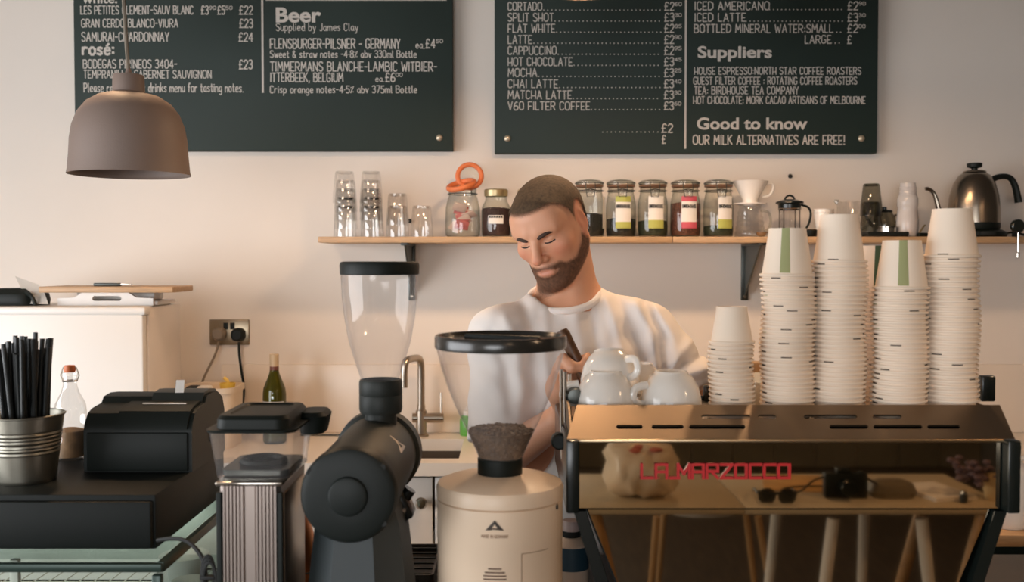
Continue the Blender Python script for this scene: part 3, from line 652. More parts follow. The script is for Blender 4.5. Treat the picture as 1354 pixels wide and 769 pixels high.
# ------------------------------------------------------------------ pendant lamps
def pendant(px, py_bottom, Y, R, lit, label, cord_top=CEIL, watt=0):
    z0 = PZ(py_bottom, Y); x = PX(px, Y)
    t = thing('pendant_lamp', label, 'pendant lamp', (x, Y, z0), 0, 'bell pendant lamps')
    k = R / 0.131; vk = 0.86
    out = [(0.131, 0.0), (0.129, 0.012), (0.126, 0.05), (0.124, 0.09), (0.119, 0.125), (0.108, 0.158), (0.090, 0.185), (0.066, 0.203), (0.036, 0.213), (0.0345, 0.214)]
    inn = [(0.0325, 0.209), (0.064, 0.198), (0.087, 0.181), (0.104, 0.155), (0.115, 0.123), (0.120, 0.09), (0.122, 0.05), (0.125, 0.012), (0.127, 0.002)]
    MB().lathe([(r * k, z * k * vk) for r, z in out + inn], 56, close=True).build('shade', M_pend, t, 60)
    MB().lathe([(0, 0.182 * k), (0.0345 * k, 0.182 * k), (0.0335 * k, 0.218 * k), (0.0315 * k, 0.222 * k), (0.008, 0.224 * k), (0.005, 0.236 * k), (0, 0.236 * k)], 36).build('cap', M_pend, t)
    m = mat('lamp_glow', rgb(255, 236, 205), 0.5, emit=((1.0, 0.80, 0.55, 1), 9.0)) if lit else mat('bulb_opal', rgb(200, 196, 186), 0.3)
    MB().lathe([(0.010, 0.180 * k), (0.012, 0.165 * k), (0.022, 0.145 * k), (0.03, 0.12 * k), (0.028, 0.10 * k), (0.016, 0.085 * k), (0, 0.08 * k)], 24).build('bulb', m, t)
    top = cord_top - z0
    pts = [(0.0, 0, 0.230 * k), (-0.004, 0, 0.230 * k + 0.06), (-0.012, 0, 0.230 * k + 0.22), (-0.010, 0, top * 0.7), (0, 0, top)]
    MB().tube(smooth_path(pts), 0.0045, 8).build('cord', mat('cord_grey', rgb(122, 112, 98), 0.7), t)
    MB().lathe([(0, top - 0.03), (0.04, top - 0.028), (0.045, top)], 24).build('ceiling_cup', M_pend, t)
    if lit:
        d = bpy.data.lights.new('lamp_light', 'POINT'); d.energy = watt; d.color = LAMP_COLOR; d.shadow_soft_size = 0.05
        o = bpy.data.objects.new('lamp_light', d); COL.objects.link(o); o.parent = t; o.location = (0, 0, 0.05 * k)
    return t
pendant(173.5, 231, 2.25, S(77, 2.25), False, 'unlit mauve-grey bell pendant lamp hanging low on the left')
for px, py, Y, w in ((157, -21, 2.45, 0.6), (773, -20, 2.45, 1.0), (1072, -21, 2.45, 0.9)):
    pendant(px, py, Y, 0.145, True, {157: 'lit bell pendant lamp cut by the picture top above the left chalkboard', 773: 'lit bell pendant lamp cut by the picture top, left half of right chalkboard', 1072: 'lit bell pendant lamp cut by the picture top, rightmost'}[px], watt=LAMP_POWER * w)

# two more of the same lamps hang over the customers' side of the bar, on the right
for lx_, ly_, w_, lb_ in ((2.05, 0.45, 2.0, 'lit bell pendant lamp over the customer side, nearest the bar'), (0.75, -1.3, 0.9, 'lit bell pendant lamp over the customer table behind the viewer')):
    v_ = P(677, 384.5, 1.0)
    t = pendant(677, -16, 2.45, 0.145, True, lb_, watt=LAMP_POWER * w_)
    t.location = (lx_, ly_, t.location.z - 0.02)
# ------------------------------------------------------------------ back counter, sink, cupboards
CTZ = PZ(571, WALL_Y); CTY = 2.96; CX0, CX1 = -1.075, XR - 0.02
SX0, SX1, SYa, SYb = -0.56, -0.165, 3.03, 3.36
M_worktop = mat('white_worktop', rgb(226, 216, 204), 0.3, spec=0.5)
m = MB(); tk = 0.04; zc = CTZ - tk / 2
m.box(((CX0 + SX0) / 2, (CTY + WALL_Y) / 2, zc), (SX0 - CX0, WALL_Y - CTY, tk)); m.box(((SX1 + CX1) / 2, (CTY + WALL_Y) / 2, zc), (CX1 - SX1, WALL_Y - CTY, tk))
m.box(((SX0 + SX1) / 2, (CTY + SYa) / 2, zc), (SX1 - SX0, SYa - CTY, tk)); m.box(((SX0 + SX1) / 2, (SYb + WALL_Y) / 2, zc), (SX1 - SX0, WALL_Y - SYb, tk))
tag(m.build('worktop', M_worktop, None, 0), 'long white worktop along the back wall around the sink', 'worktop')
t = thing('sink', 'stainless steel sink basin set into the white worktop', 'sink', ((SX0 + SX1) / 2, (SYa + SYb) / 2, CTZ - tk))
wx, wy, dp = SX1 - SX0, SYb - SYa, 0.17
m = MB(); m.box((0, 0, -dp), (wx, wy, 0.004)); 
for sx in (-1, 1): m.box((sx * (wx / 2 + 0.002), 0, -dp / 2 + 0.0), (0.004, wy + 0.008, dp))
for sy in (-1, 1): m.box((0, sy * (wy / 2 + 0.002), -dp / 2), (wx, 0.004, dp))
m.build('basin', mat('sink_steel', rgb(104, 92, 80), 0.5, 0.6), t, 0)
MB().lathe([(0.0, 0.003), (0.012, 0.002), (0.03, 0.004), (0.035, 0)], 24, (0, 0, -dp + 0.002)).build('drain', M_steel, t)
# splashback
tag(MB().box(((CX0 + 0.04 + CX1) / 2, WALL_Y - 0.006, (CTZ + PZ(481, WALL_Y)) / 2), (CX1 - CX0 - 0.04, 0.012, PZ(481, WALL_Y) - CTZ - 0.0004), 0.003).build('splashback', mat('splash_white', rgb(232, 218, 203), 0.3, spec=0.5)), 'white splashback panel along the wall above the worktop', 'splashback')
# cupboards under the worktop
t = None
edges = [-1.07, -0.60, PX(572, 2.975), 0.30, 0.80, 1.30, 1.80, 2.3, 2.8]
CUPS = ['under the sink tub, leftmost', 'with round steel knob below the sink', 'behind the white grinder', 'behind the man, left of two', 'behind the man, right of two', 'behind the espresso machine', 'right of the espresso machine', 'at the far right end']
for i, (a, b) in enumerate(zip(edges[:-1], edges[1:])):
    w = b - a - 0.002; ztop = CTZ - tk - 0.0004
    t = thing('base_cupboard', 'white base cupboard ' + CUPS[i], 'cupboard', ((a + b) / 2, 3.0, 0), 0, 'white cupboards under the worktop')
    top = ztop if not (b > SX0 and a < SX1) else CTZ - tk - dp - 0.01
    MB().box((0, 0.25, (0.1 + top) / 2), (w, 0.46, top - 0.1)).build('carcass', M_white, t, 0)
    d = MB().box((0, 0.008, (0.12 + ztop - 0.012) / 2), (w - 0.006, 0.02, ztop - 0.132), 0.003).build('door', M_white, t)
    sgn = 1
    MB().lathe([(0, 0.0), (0.008, 0.0), (0.007, 0.014), (0.017, 0.020), (0.019, 0.028), (0.014, 0.034), (0, 0.036)], 20, (w / 2 - 0.035, -0.002, ztop - 0.085), Matrix.Rotation(math.pi / 2, 3, 'X')).build('knob', M_steel2, d)
    MB().box((0, 0.25, 0.05), (w, 0.40, 0.1)).build('plinth', M_black, t, 0)
# tap
t = thing('mixer_tap', 'brushed steel swan-neck mixer tap behind the sink', 'tap', (PX(556.5, 3.42), 3.42, CTZ))
zz = lambda py: PZ(py, 3.42) - CTZ
MB().lathe([(0, 0), (0.026, 0), (0.026, 0.006), (0.019, 0.010), (0.019, zz(542)), (0.0145, zz(541)), (0.0145, zz(535)), (0, zz(535))], 24).build('body', M_steel, t)
top = zz(472)
MB().tube(smooth_path([(0, 0, zz(536)), (0, 0, top - 0.06), (0, -0.002, top - 0.015), (-0.008, -0.012, top), (-0.03, -0.05, top), (-0.045, -0.08, top - 0.004), (-0.05, -0.085, top - 0.03), (-0.05, -0.085, zz(508))], 2), 0.0125, 12).build('spout', M_steel, t)
MB().lathe([(0, -0.030), (0.017, -0.030), (0.017, 0.078), (0.0, 0.080)], 24, (0, 0, zz(552)), Matrix.Rotation(math.pi / 2, 3, 'Y')).build('mixer_barrel', M_steel, t)
MB().tube([(0.07, 0, zz(550)), (0.07, 0, zz(519))], 0.004, 8).build('lever', M_steel, t)
# washing-up bottle
t = thing('washing_up_bottle', 'green washing-up bottle on the worktop behind the big hopper', 'bottle', (PX(616, 3.36) + 0.0, 3.44, CTZ))
MB().lathe([(0, 0.001), (0.024, 0.0), (0.026, 0.006), (0.026, 0.055), (0.018, 0.07), (0, 0.071)], 24).build('body', mat('green_soap', rgb(96, 168, 74), 0.35), t)
MB().lathe([(0, 0.07), (0.014, 0.07), (0.013, 0.085), (0.006, 0.09), (0.005, 0.10), (0, 0.10)], 16).build('cap', M_white, t)
# tub with the yellow scoop
TBY = 3.25
t = thing('plastic_tub', 'cream plastic tub on the worktop below the wall socket', 'tub', (PX(278, TBY), TBY, CTZ))
tw, tz = S(76, TBY), PZ(509, TBY) - CTZ
def rrect(w, d, r, n=6):
    pts = []
    for cx, cy, a0 in ((w / 2 - r, d / 2 - r, 0), (-w / 2 + r, d / 2 - r, 90), (-w / 2 + r, -d / 2 + r, 180), (w / 2 - r, -d / 2 + r, 270)):
        for i in range(n + 1):
            a = math.radians(a0 + 90 * i / n); pts.append((cx + r * math.cos(a), cy + r * math.sin(a)))
    return pts
def rloft(mb, rings, capb=True, capt=True, close=False):
    L = []
    for pts, z in rings: L.append([mb.bm.verts.new((x, y, z)) for x, y in pts])
    prs = list(zip(L[:-1], L[1:])) + ([(L[-1], L[0])] if close else [])
    for A, B in prs:
        n = len(A)
        for i in range(n): mb.bm.faces.new([A[i], A[(i + 1) % n], B[(i + 1) % n], B[i]])
    if capb and not close: mb.bm.faces.new(list(reversed(L[0])))
    if capt and not close: mb.bm.faces.new(L[-1])
    return mb
def R_(w, d, r): return rrect(w, d, r)
m = MB(); rloft(m, [(R_(tw * 0.90, 0.15, 0.03), 0), (R_(tw * 0.96, 0.165, 0.035), tz * 0.9), (R_(tw * 1.02, 0.18, 0.04), tz * 0.91), (R_(tw * 1.02, 0.18, 0.04), tz), (R_(tw * 0.97, 0.17, 0.035), tz), (R_(tw * 0.92, 0.155, 0.03), tz - 0.03)])
m.build('tub_body', mat('cream_tub', rgb(222, 204, 182), 0.5), t)
zin = CTZ + tz - 0.03
t = thing('yellow_scoop', 'yellow plastic scoop resting in the cream tub', 'scoop', (PX(300, TBY), TBY, zin))
MB().lathe([(0, 0.004), (0.02, 0.0), (0.024, 0.02), (0.026, 0.036), (0.023, 0.036), (0.02, 0.006), (0, 0.006)], 20, (0, 0, 0.002)).build('bowl', mat('yellow_plastic', rgb(226, 190, 78), 0.45), t)
MB().tube([(0.0, 0, 0.033), (0.0, 0, 0.045), (-0.012, 0, 0.056)], 0.006, 8, flat=0.5).build('handle', mat('yellow_plastic', rgb(226, 190, 78), 0.45), t)
for px, lb, mm_ in ((258, 'dark brush head lying in the left of the cream tub', M_black), (272, 'white cloth pad lying in the cream tub', M_paperw)):
    o = MB().box((0, 0, 0.016), (0.045, 0.05, 0.03), 0.008).build('cleaning_pad' if px > 260 else 'brush_head', mm_); o.location = (PX(px, TBY), TBY - 0.02, zin); tag(o, lb, 'cleaning pad' if px > 260 else 'brush')
# wine bottle
t = thing('wine_bottle', 'green wine bottle with cream foil standing on the back worktop', 'wine bottle', (PX(362, 3.3), 3.3, CTZ))
MB().lathe([(0, 0.004), (0.034, 0.0), (0.0385, 0.006), (0.0385, 0.165), (0.036, 0.185), (0.024, 0.215), (0.0165, 0.235), (0.0145, 0.25), (0.0145, 0.296), (0, 0.297)], 32).build('glass_body', G_bottle, t)
MB().lathe([(0, 0.008), (0.035, 0.008), (0.0365, 0.02), (0.0365, 0.163), (0.033, 0.184), (0.022, 0.212), (0.012, 0.24), (0, 0.24)], 28).build('wine', mat('wine_liquid', rgb(122, 118, 48), 0.3), t)
MB().lathe([(0.0150, 0.244), (0.0152, 0.258)], 28).build('foil_band', mat('foil_maroon', rgb(112, 64, 52), 0.5), t)
MB().lathe([(0.0152, 0.258), (0.0156, 0.292), (0.0156, 0.299), (0, 0.2995)], 28).build('foil', mat('foil_cream', rgb(196, 172, 138), 0.4), t)
m = MB(); n = 12; A = []; B = []
for i in range(n + 1):
    a = math.radians(-90 - 62 + 124 * i / n); A.append(m.bm.verts.new((0.0392 * math.cos(a), 0.0392 * math.sin(a), 0.05))); B.append(m.bm.verts.new((0.0392 * math.cos(a), 0.0392 * math.sin(a), 0.142)))
for i in range(n): m.bm.faces.new([A[i], A[i + 1], B[i + 1], B[i]])
m.build('paper_label', M_paperw, t)
# dark knife left on the worktop
o = MB().tube([(-0.11, 0, 0.004), (0.02, 0, 0.004), (0.06, 0, 0.006), (0.085, 0.004, 0.008)], [0.003, 0.003, 0.006, 0.006], 8).build('table_knife', M_darksteel); o.location = (PX(438, 3.42), 3.42, CTZ); tag(o, 'dark knife lying on the worktop at the foot of the wall', 'knife')
# wall socket with two plugs
x0, x1 = PX(277.5, WALL_Y), PX(330, WALL_Y); z0, z1 = PZ(455.5, WALL_Y), PZ(422, WALL_Y)
t = thing('wall_socket', 'brushed metal double wall socket above the cream tub', 'socket', ((x0 + x1) / 2, WALL_Y, (z0 + z1) / 2))
MB().box((0, -0.005, 0), (x1 - x0, 0.01, z1 - z0), 0.003).build('plate', mat('socket_metal', rgb(150, 134, 112), 0.32, 1.0), t)
for sx in (-0.012, 0.012): MB().box((sx, -0.0115, 0.022), (0.016, 0.005, 0.024), 0.0015).build('switch', M_black, t)
def plug(px, py, m, label, pts):
    a = P(px, py, WALL_Y - 0.01); t = thing('mains_plug', label, 'plug', (a.x, WALL_Y - 0.0102, a.z))
    b = MB(); rloft(b, [(R_(0.048, 0.048, 0.02), 0), (R_(0.046, 0.046, 0.02), 0.022), (R_(0.03, 0.03, 0.012), 0.032)])
    for v in b.bm.verts: v.co = Vector((v.co.x, -v.co.z, v.co.y))
    b.build('body', m, t)
    c = [(P(x, y, YY) - Vector(t.location)) for x, y, YY in pts]
    MB().tube(smooth_path(c, 2), 0.0045, 8).build('cable', m, t); return t
M_gp = mat('grey_plug', rgb(126, 112, 96), 0.5)
plug(316, 442, M_black, 'black plug in the right half of the wall socket', [(316, 452, 3.47), (316, 466, 3.465), (319, 490, 3.465), (323, 512, 3.47), (321, 535, 3.44), (316, 560, 3.38)])
plug(291, 441, M_gp, 'grey plug in the left half of the wall socket', [(289, 452, 3.47), (286, 466, 3.46), (277, 484, 3.46), (268, 502, 3.44), (264, 520, 3.44)])

# ------------------------------------------------------------------ white fridge and what lies on it
FY0, FY1 = 2.95, 3.24
fx1 = PX(195, FY0); fz = PZ(405, FY0); fw = 0.62
t = thing('fridge', 'white under-counter style fridge standing in the left corner', 'fridge', (fx1 - fw / 2, FY0, 0))
MB().box((0, (FY1 - FY0) / 2 + 0.012, fz / 2), (fw, FY1 - FY0, fz), 0.012).build('cabinet', mat('fridge_white', rgb(228, 217, 206), 0.35), t)
MB().box((0, -0.006, (fz - 0.035) / 2 + 0.03), (fw - 0.012, 0.034, fz - 0.065), 0.008).build('door', M_white, t)
MB().box((0, 0.0, fz - 0.013), (fw + 0.004, 0.05, 0.026), 0.008).build('top_lip', M_white, t)
MB().box((-0.24, -0.03, fz * 0.62), (0.02, 0.03, 0.24), 0.006).build('handle', M_white, t)
zt = fz
t = thing('chopping_board', 'white plastic chopping board with handle slot lying on the fridge', 'chopping board', (PX(139, 3.0), 3.06, zt + 0.0005))
w, h = S(138, 3.0), 0.042
m = MB()
MB_z = 0.018
bw = S(134, 2.98)
m = MB(); m.box((0, 0.04, 0.007), (bw, 0.16, 0.014), 0.004); m.build('slab', M_white, t)
m = MB()
poly = [(-bw / 2 + 0.004, 0.0), (bw / 2 - 0.01, 0.0), (bw / 2 - 0.01, 0.022), (bw * 0.30, 0.024), (bw * 0.22, 0.04), (-bw * 0.24, 0.04), (-bw * 0.32, 0.024), (-bw / 2 + 0.004, 0.022)]
hole = [(-0.038, 0.014), (0.042, 0.014), (0.048, 0.021), (0.042, 0.029), (-0.038, 0.029), (-0.044, 0.021)]
def frame_prism(mb, outer, inner, y0, y1):
    from mathutils.geometry import tessellate_polygon
    tris = tessellate_polygon([[Vector((x, z, 0)) for x, z in outer], [Vector((x, z, 0)) for x, z in inner]])
    al = outer + inner
    F = [mb.bm.verts.new((x, y0, z)) for x, z in al]; Bk = [mb.bm.verts.new((x, y1, z)) for x, z in al]
    for a, b, c in tris: mb.bm.faces.new([F[a], F[b], F[c]]); mb.bm.faces.new([Bk[c], Bk[b], Bk[a]])
    no = len(outer)
    for s, n in ((0, no), (no, len(inner))):
        for i in range(n):
            j = (i + 1) % n; mb.bm.faces.new([F[s + i], F[s + j], Bk[s + j], Bk[s + i]])
frame_prism(m, poly, hole, -0.052, -0.04); m.build('handle_edge', M_white, t, 0)
o = MB().box((0, 0, 0.009), (S(176, 3.0), 0.19, 0.018), 0.003).build('wooden_board', M_oak); o.location = (PX(146, 3.0), 3.06, zt + 0.041); o.rotation_euler = (0, 0, 0.0); tag(o, 'pale wooden board balanced on top of the white chopping board', 'board')
for v in o.data.vertices: pass
bk = MB().box((0, 0.06, 0.0275), (bw * 0.8, 0.08, 0.026), 0.006).build('back_edge', M_white, t)
t = thing('paring_knife', 'small metal-handled knife lying on the wooden board', 'knife', (PX(146, 2.99), 3.0, zt + 0.0592))
MB().box((-0.012, 0, 0.0055), (0.085, 0.014, 0.010), 0.004).build('handle', M_darksteel, t)
MB().prism([(0.03, 0.004), (0.062, 0.004), (0.062, 0.006), (0.03, 0.009)], 'y', -0.005, 0.005).build('blade', M_steel, t)
t = thing('card_terminal', 'dark folded cloth bag lying on the fridge at the left edge', 'bag', (PX(8, 3.0), 3.06, zt))
m = MB(); rloft(m, [(R_(0.17, 0.15, 0.04), 0.0), (R_(0.18, 0.16, 0.05), 0.015), (R_(0.175, 0.15, 0.05), 0.035), (R_(0.13, 0.11, 0.04), 0.052)]); m.build('cloth', M_black, t)
MB().tube(smooth_path([(0.06, -0.06, 0.04), (0.09, -0.08, 0.03), (0.10, -0.082, 0.004)]), 0.006, 8).build('strap', M_black, t)
t.name = 'cloth_bag'
# curled sheet of paper
m = MB(); n = 8; A = []; B = []
for i in range(n + 1):
    f = i / n; y = 0.05 * math.sin(f * 1.4); z = 0.006 + 0.085 * f; x = -0.05 * f - 0.0
    A.append((x - 0.012, y * 0.5 - 0.02, z)); B.append((x + 0.066, y - 0.05 + 0.0, z - 0.045 * f * 0.6 - 0.0))
m = MB()
va = [m.bm.verts.new(a) for a in A]; vb = [m.bm.verts.new(b) for b in B]
for i in range(n): m.bm.faces.new([va[i], vb[i], vb[i + 1], va[i + 1]])
bmesh.ops.solidify(m.bm, geom=m.bm.faces[:], thickness=0.0006)
o = m.build('paper_sheet', M_paperw); o.location = (PX(37, 2.98), 3.02, zt); tag(o, 'curling sheet of white paper propped on the fridge', 'paper')
def yz(py, z):
    v = (384.5 - py) / FPX
    return (z - EYE) * (math.cos(PITCH) + v * math.sin(PITCH)) / (-math.sin(PITCH) + v * math.cos(PITCH))

# ------------------------------------------------------------------ front counter
CZ = 0.89
t = thing('front_counter', 'dark front counter carrying the grinders and the espresso machine', 'counter', (0.46, 1.6, 0))
MB().box((0, 0, CZ - 0.02), (1.94, 0.80, 0.04), 0.004).build('countertop', mat('dark_counter', rgb(48, 42, 36), 0.5, var=0.3, vscale=12), t)
MB().box((0, 0.0, (CZ - 0.04) / 2), (1.86, 0.72, CZ - 0.04), 0.004).build('carcass', M_dado, t)

# ------------------------------------------------------------------ glass display case
KZ = PZ(727.5, 1.5); KX1 = PX(208, 1.456); KX0 = KX1 - 0.80; KY0, KY1 = 1.456, 2.0
M_rail = mat('case_rail', rgb(44, 62, 55), 0.35, 0.3)
t = thing('display_case', 'glass display case with wire shelves under the black cash drawer', 'display case', ((KX0 + KX1) / 2, KY0, 0))
kw, kd = KX1 - KX0, KY1 - KY0
MB().box((0, kd / 2, KZ - 0.004), (kw, kd, 0.008), 0.001).build('top_pane', G_case, t, 0)
MB().box((0, 0.003, KZ / 2 + 0.05), (kw - 0.01, 0.005, KZ - 0.12)).build('front_pane', G_case, t, 0)
MB().box((kw / 2 - 0.004, kd / 2, KZ / 2 + 0.05), (0.005, kd - 0.01, KZ - 0.12)).build('side_pane', G_case, t, 0)
r = MB()
r.box((0, 0.0, KZ - 0.012), (kw + 0.008, 0.012, 0.013), 0.002); r.box((0, kd, KZ - 0.012), (kw + 0.008, 0.012, 0.016), 0.002)
r.box((kw / 2, kd / 2, KZ - 0.012), (0.011, kd, 0.016), 0.002); r.box((-kw / 2, kd / 2, KZ - 0.012), (0.012, kd, 0.016), 0.002)
r.build('top_rail', M_rail, t)
for sx, sy in ((1, 0), (1, 1), (-1, 0), (-1, 1)): MB().box((sx * (kw / 2 - 0.004), sy * kd, KZ / 2 - 0.01), (0.014, 0.014, KZ - 0.025), 0.002).build('corner_post', M_rail, t)
MB().box((PX(33, 1.6) - (KX0 + KX1) / 2, 0.10, KZ / 2), (0.014, 0.012, KZ - 0.06), 0.002).build('shelf_upright', M_white, t)
MB().box((0, kd / 2, 0.09), (kw, kd, 0.18), 0.004).build('base', M_rail, t)
MB().box((0, kd - 0.012, KZ / 2), (kw - 0.03, 0.008, KZ - 0.08)).build('rear_panel', mat('case_back', rgb(206, 206, 198), 0.4), t, 0)
for zi in (KZ - 0.175, KZ - 0.40):
    sh = MB()
    for i in range(27): sh.tube([(-kw / 2 + 0.02 + i * (kw - 0.04) / 26, 0.02, zi), (-kw / 2 + 0.02 + i * (kw - 0.04) / 26, kd - 0.03, zi)], 0.0013, 5)
    for i in range(8): sh.tube([(-kw / 2 + 0.02, 0.02 + i * (kd - 0.05) / 7, zi - 0.002), (kw / 2 - 0.02, 0.02 + i * (kd - 0.05) / 7, zi - 0.002)], 0.0020, 5)
    sh.build('wire_shelf', M_steel2, t)
cl = bpy.data.lights.new('case_lamp', 'AREA'); cl.shape = 'RECTANGLE'; cl.size = 0.6; cl.size_y = 0.03; cl.energy = 1.1; cl.color = (0.97, 1.0, 0.94)
co = bpy.data.objects.new('case_lamp', cl); COL.objects.link(co); co.parent = t; co.location = (0, kd - 0.05, KZ - 0.03); co.rotation_euler = (math.radians(20), 0, 0)
MB().box((0, kd - 0.05, KZ - 0.020), (0.66, 0.04, 0.014), 0.003).build('lamp_strip', M_white, t)
ZS = KZ - 0.1737
def tubpot(x, y, r, h, m, label, lidm):
    t = thing('food_tub', label, 'tub', (x, y, ZS))
    MB().lathe([(0, 0.0), (r * 0.86, 0.0), (r, h * 0.92), (0, h * 0.92)], 24).build('tub', m, t)
    MB().lathe([(r * 1.03, h * 0.88), (r * 1.04, h), (0, h)], 24).build('lid', lidm, t)
tubpot(KX1 - 0.10, 1.86, 0.045, 0.06, M_white, 'white tub with pale lid inside the display case near its right end', M_white)
tubpot(KX1 - 0.05, 1.74, 0.03, 0.05, mat('blue_label', rgb(126, 150, 176), 0.5), 'small blue tub inside the display case at its right end', M_white)
tubpot(KX0 + 0.36, 1.72, 0.05, 0.06, mat('brown_box', rgb(142, 120, 100), 0.7), 'brown food tub inside the display case in the middle', mat('brown_box', rgb(142, 120, 100), 0.7))
tubpot(KX0 + 0.20, 1.70, 0.05, 0.055, mat('dark_tub', rgb(70, 76, 70), 0.5), 'dark grey food tub inside the display case at the left', M_darksteel)

# ------------------------------------------------------------------ cash drawer, receipt printer, cable
DZ = PZ(654.5, 1.5); DX1 = PX(201, 1.5); DW, DD = 0.44, 0.36
t = thing('cash_drawer', 'flat black cash drawer standing on the glass display case', 'cash drawer', (DX1 - DW / 2, 1.5, KZ + 0.0002))
dh = DZ - KZ - 0.0004
MB().box((0, DD / 2 + 0.006, dh / 2), (DW, DD, dh), 0.003).build('case', mat('drawer_black', rgb(17, 22, 20), 0.55, spec=0.22, bump=0.06, bscale=500), t)
MB().box((0, 0.001, dh / 2 - 0.003), (DW - 0.008, 0.012, dh - 0.012), 0.003).build('drawer_front', mat('drawer_black', rgb(17, 22, 20), 0.5), t)
for sx in (-1, 1): MB().lathe([(0, 0), (0.009, 0), (0.009, 0.003), (0, 0.003)], 16, (sx * 0.18, 0.33, dh)).build('foot', M_rubber, t)
py0 = yz(624, DZ) + 0.0
t = thing('receipt_printer', 'black receipt printer standing on the cash drawer', 'receipt printer', (PX(180, py0), py0, DZ + 0.0002), 0)
pw_, pd_ = S(144, py0), 0.19
prof = [(0.0, 0.0), (0.0, 0.070), (0.004, 0.082), (0.018, 0.098), (0.035, 0.104), (0.075, 0.108), (0.085, 0.118), (0.115, 0.121), (0.150, 0.118), (0.178, 0.104), (pd_, 0.080), (pd_, 0.0)]
MB().prism(prof, 'x', -pw_ / 2, pw_ / 2).build('housing', M_black, t, 25)
MB().box((0, -0.002, 0.035), (pw_ - 0.012, 0.006, 0.066), 0.003).build('front_cover', M_black, t)
up = MB().prism([(-0.004, 0.073), (0.000, 0.084), (0.016, 0.102), (0.036, 0.1085), (0.070, 0.112), (0.070, 0.106), (0.036, 0.102), (0.006, 0.078)], 'x', -pw_ * 0.2, pw_ * 0.46).build('paper_cover', M_black, t, 25)
MB().box((0.03, 0.048, 0.1105), (pw_ * 0.42, 0.006, 0.003), 0.001).build('cutter_slot', M_steel, up)
MB().prism([(0.072, 0.1075), (0.086, 0.1245), (0.116, 0.1275), (0.150, 0.124), (0.180, 0.108), (0.180, 0.10), (0.1, 0.10)], 'x', -pw_ * 0.02, pw_ * 0.47).build('roll_cover', mat('printer_lid', rgb(34, 39, 36), 0.45), t, 25)
MB().box((pw_ * 0.485, 0.10, 0.045), (0.008, 0.012, 0.022), 0.002).build('side_latch', M_rubber, t)
MB().prism([(0.084, 0.118), (0.086, 0.1185), (0.094, 0.146), (0.092, 0.146)], 'x', 0.035, 0.050).build('paper_strip', M_paperw, t, 0)
# cable that drops from the printer to the case side
zc0 = KZ
pts = [P(208, 714, 1.46), P(225, 711, 1.45), P(246, 713, 1.44), P(262, 727, 1.43), P(271, 745, 1.42), P(273, 775, 1.42), P(276, 830, 1.42)]
m = MB(); m.tube(smooth_path(pts, 2), 0.0032, 8)
cc = P(276, 757, 1.415)
for k in range(3):
    loop = [(cc.x + 0.009 * math.cos(a) + 0.002 * k, 1.412 - 0.003 * k, cc.z + 0.026 * math.sin(a) - 0.004 * k) for a in [2 * math.pi * i / 20 for i in range(21)]]
    m.tube(loop, 0.0026, 6)
m.box((cc.x + 0.001, 1.408, cc.z - 0.004), (0.022, 0.012, 0.006), 0.002)
tag(m.build('looped_cable', M_rubber), 'looped black cable hanging beside the display case', 'cable')

# ------------------------------------------------------------------ metal bucket of black straws, glass bottle
by = yz(634, DZ)
t = thing('tin_bucket', 'small ridged galvanised bucket holding black straws on the cash drawer', 'bucket', (PX(31, by), by, DZ + 0.0002))
bh = 0.108
prof = [(0, 0.003), (0.044, 0.003), (0.045, 0.0), (0.0465, 0.004)]
for i in range(60):
    f = (i + 1) / 60.0; z = 0.004 + f * (bh - 0.006); rr = 0.0465 + f * 0.0125
    if 0.42 < f < 0.78: rr += 0.0006 * math.sin((f - 0.42) * 2 * math.pi / 0.06)
    prof.append((rr, z))
prof += [(0.0612, bh - 0.001), (0.0615, bh + 0.001), (0.0595, bh + 0.002), (0.0575, bh - 0.002), (0.045, 0.008), (0, 0.006)]
MB().lathe(prof, 48).build('pail', M_tin, t)
M_straw = mat('black_straw', rgb(30, 33, 33), 0.35, spec=0.5)
def straw_mesh():
    m = MB(); m.lathe([(0.0038, 0), (0.0038, 0.200), (0.0030, 0.200), (0.0030, 0)], 10, close=True); return m
ST0 = None
for i in range(46):
    a = i * 2.39996; rb = 0.032 * math.sqrt((i + 0.5) / 46); rt = rb * 1.5 + random.uniform(-0.004, 0.006)
    b = Vector((PX(31, by) + rb * math.cos(a), by + rb * math.sin(a), DZ + 0.008))
    tp = Vector((PX(31, by) + rt * math.cos(a + random.uniform(-0.25, 0.25)), by + rt * math.sin(a + random.uniform(-0.25, 0.25)), DZ + 0.2))
    q = (tp - b).to_track_quat('Z', 'Y').to_euler(); b.z += random.uniform(-0.002, 0.030) + (0.012 if i % 13 == 0 else 0)
    if ST0 is None:
        ST0 = straw_mesh().build('drinking_straw', M_straw); tag(ST0, 'black drinking straw standing in the ridged tin bucket', 'straw', 'black straws in the tin bucket'); o = ST0
    else: o = ST0.copy(); COL.objects.link(o)
    o.location = b; o.rotation_euler = q
gy = yz(606, DZ)
t = thing('swing_top_bottle', 'clear glass bottle with tan contents between straw bucket and printer', 'bottle', (PX(91, gy), gy, DZ + 0.0002))
MB().lathe([(0, 0.003), (0.026, 0.0), (0.029, 0.004), (0.0285, 0.075), (0.026, 0.100), (0.015, 0.122), (0.0115, 0.135), (0.0115, 0.150), (0.0135, 0.151), (0.0135, 0.157), (0.010, 0.158)], 32).build('glass_body', G_clear, t)
MB().lathe([(0, 0.005), (0.024, 0.005), (0.026, 0.012), (0.026, 0.052), (0.012, 0.056), (0, 0.055)], 24).build('contents', mat('tan_contents', rgb(176, 140, 104), 0.7, var=0.3, vscale=60), t)
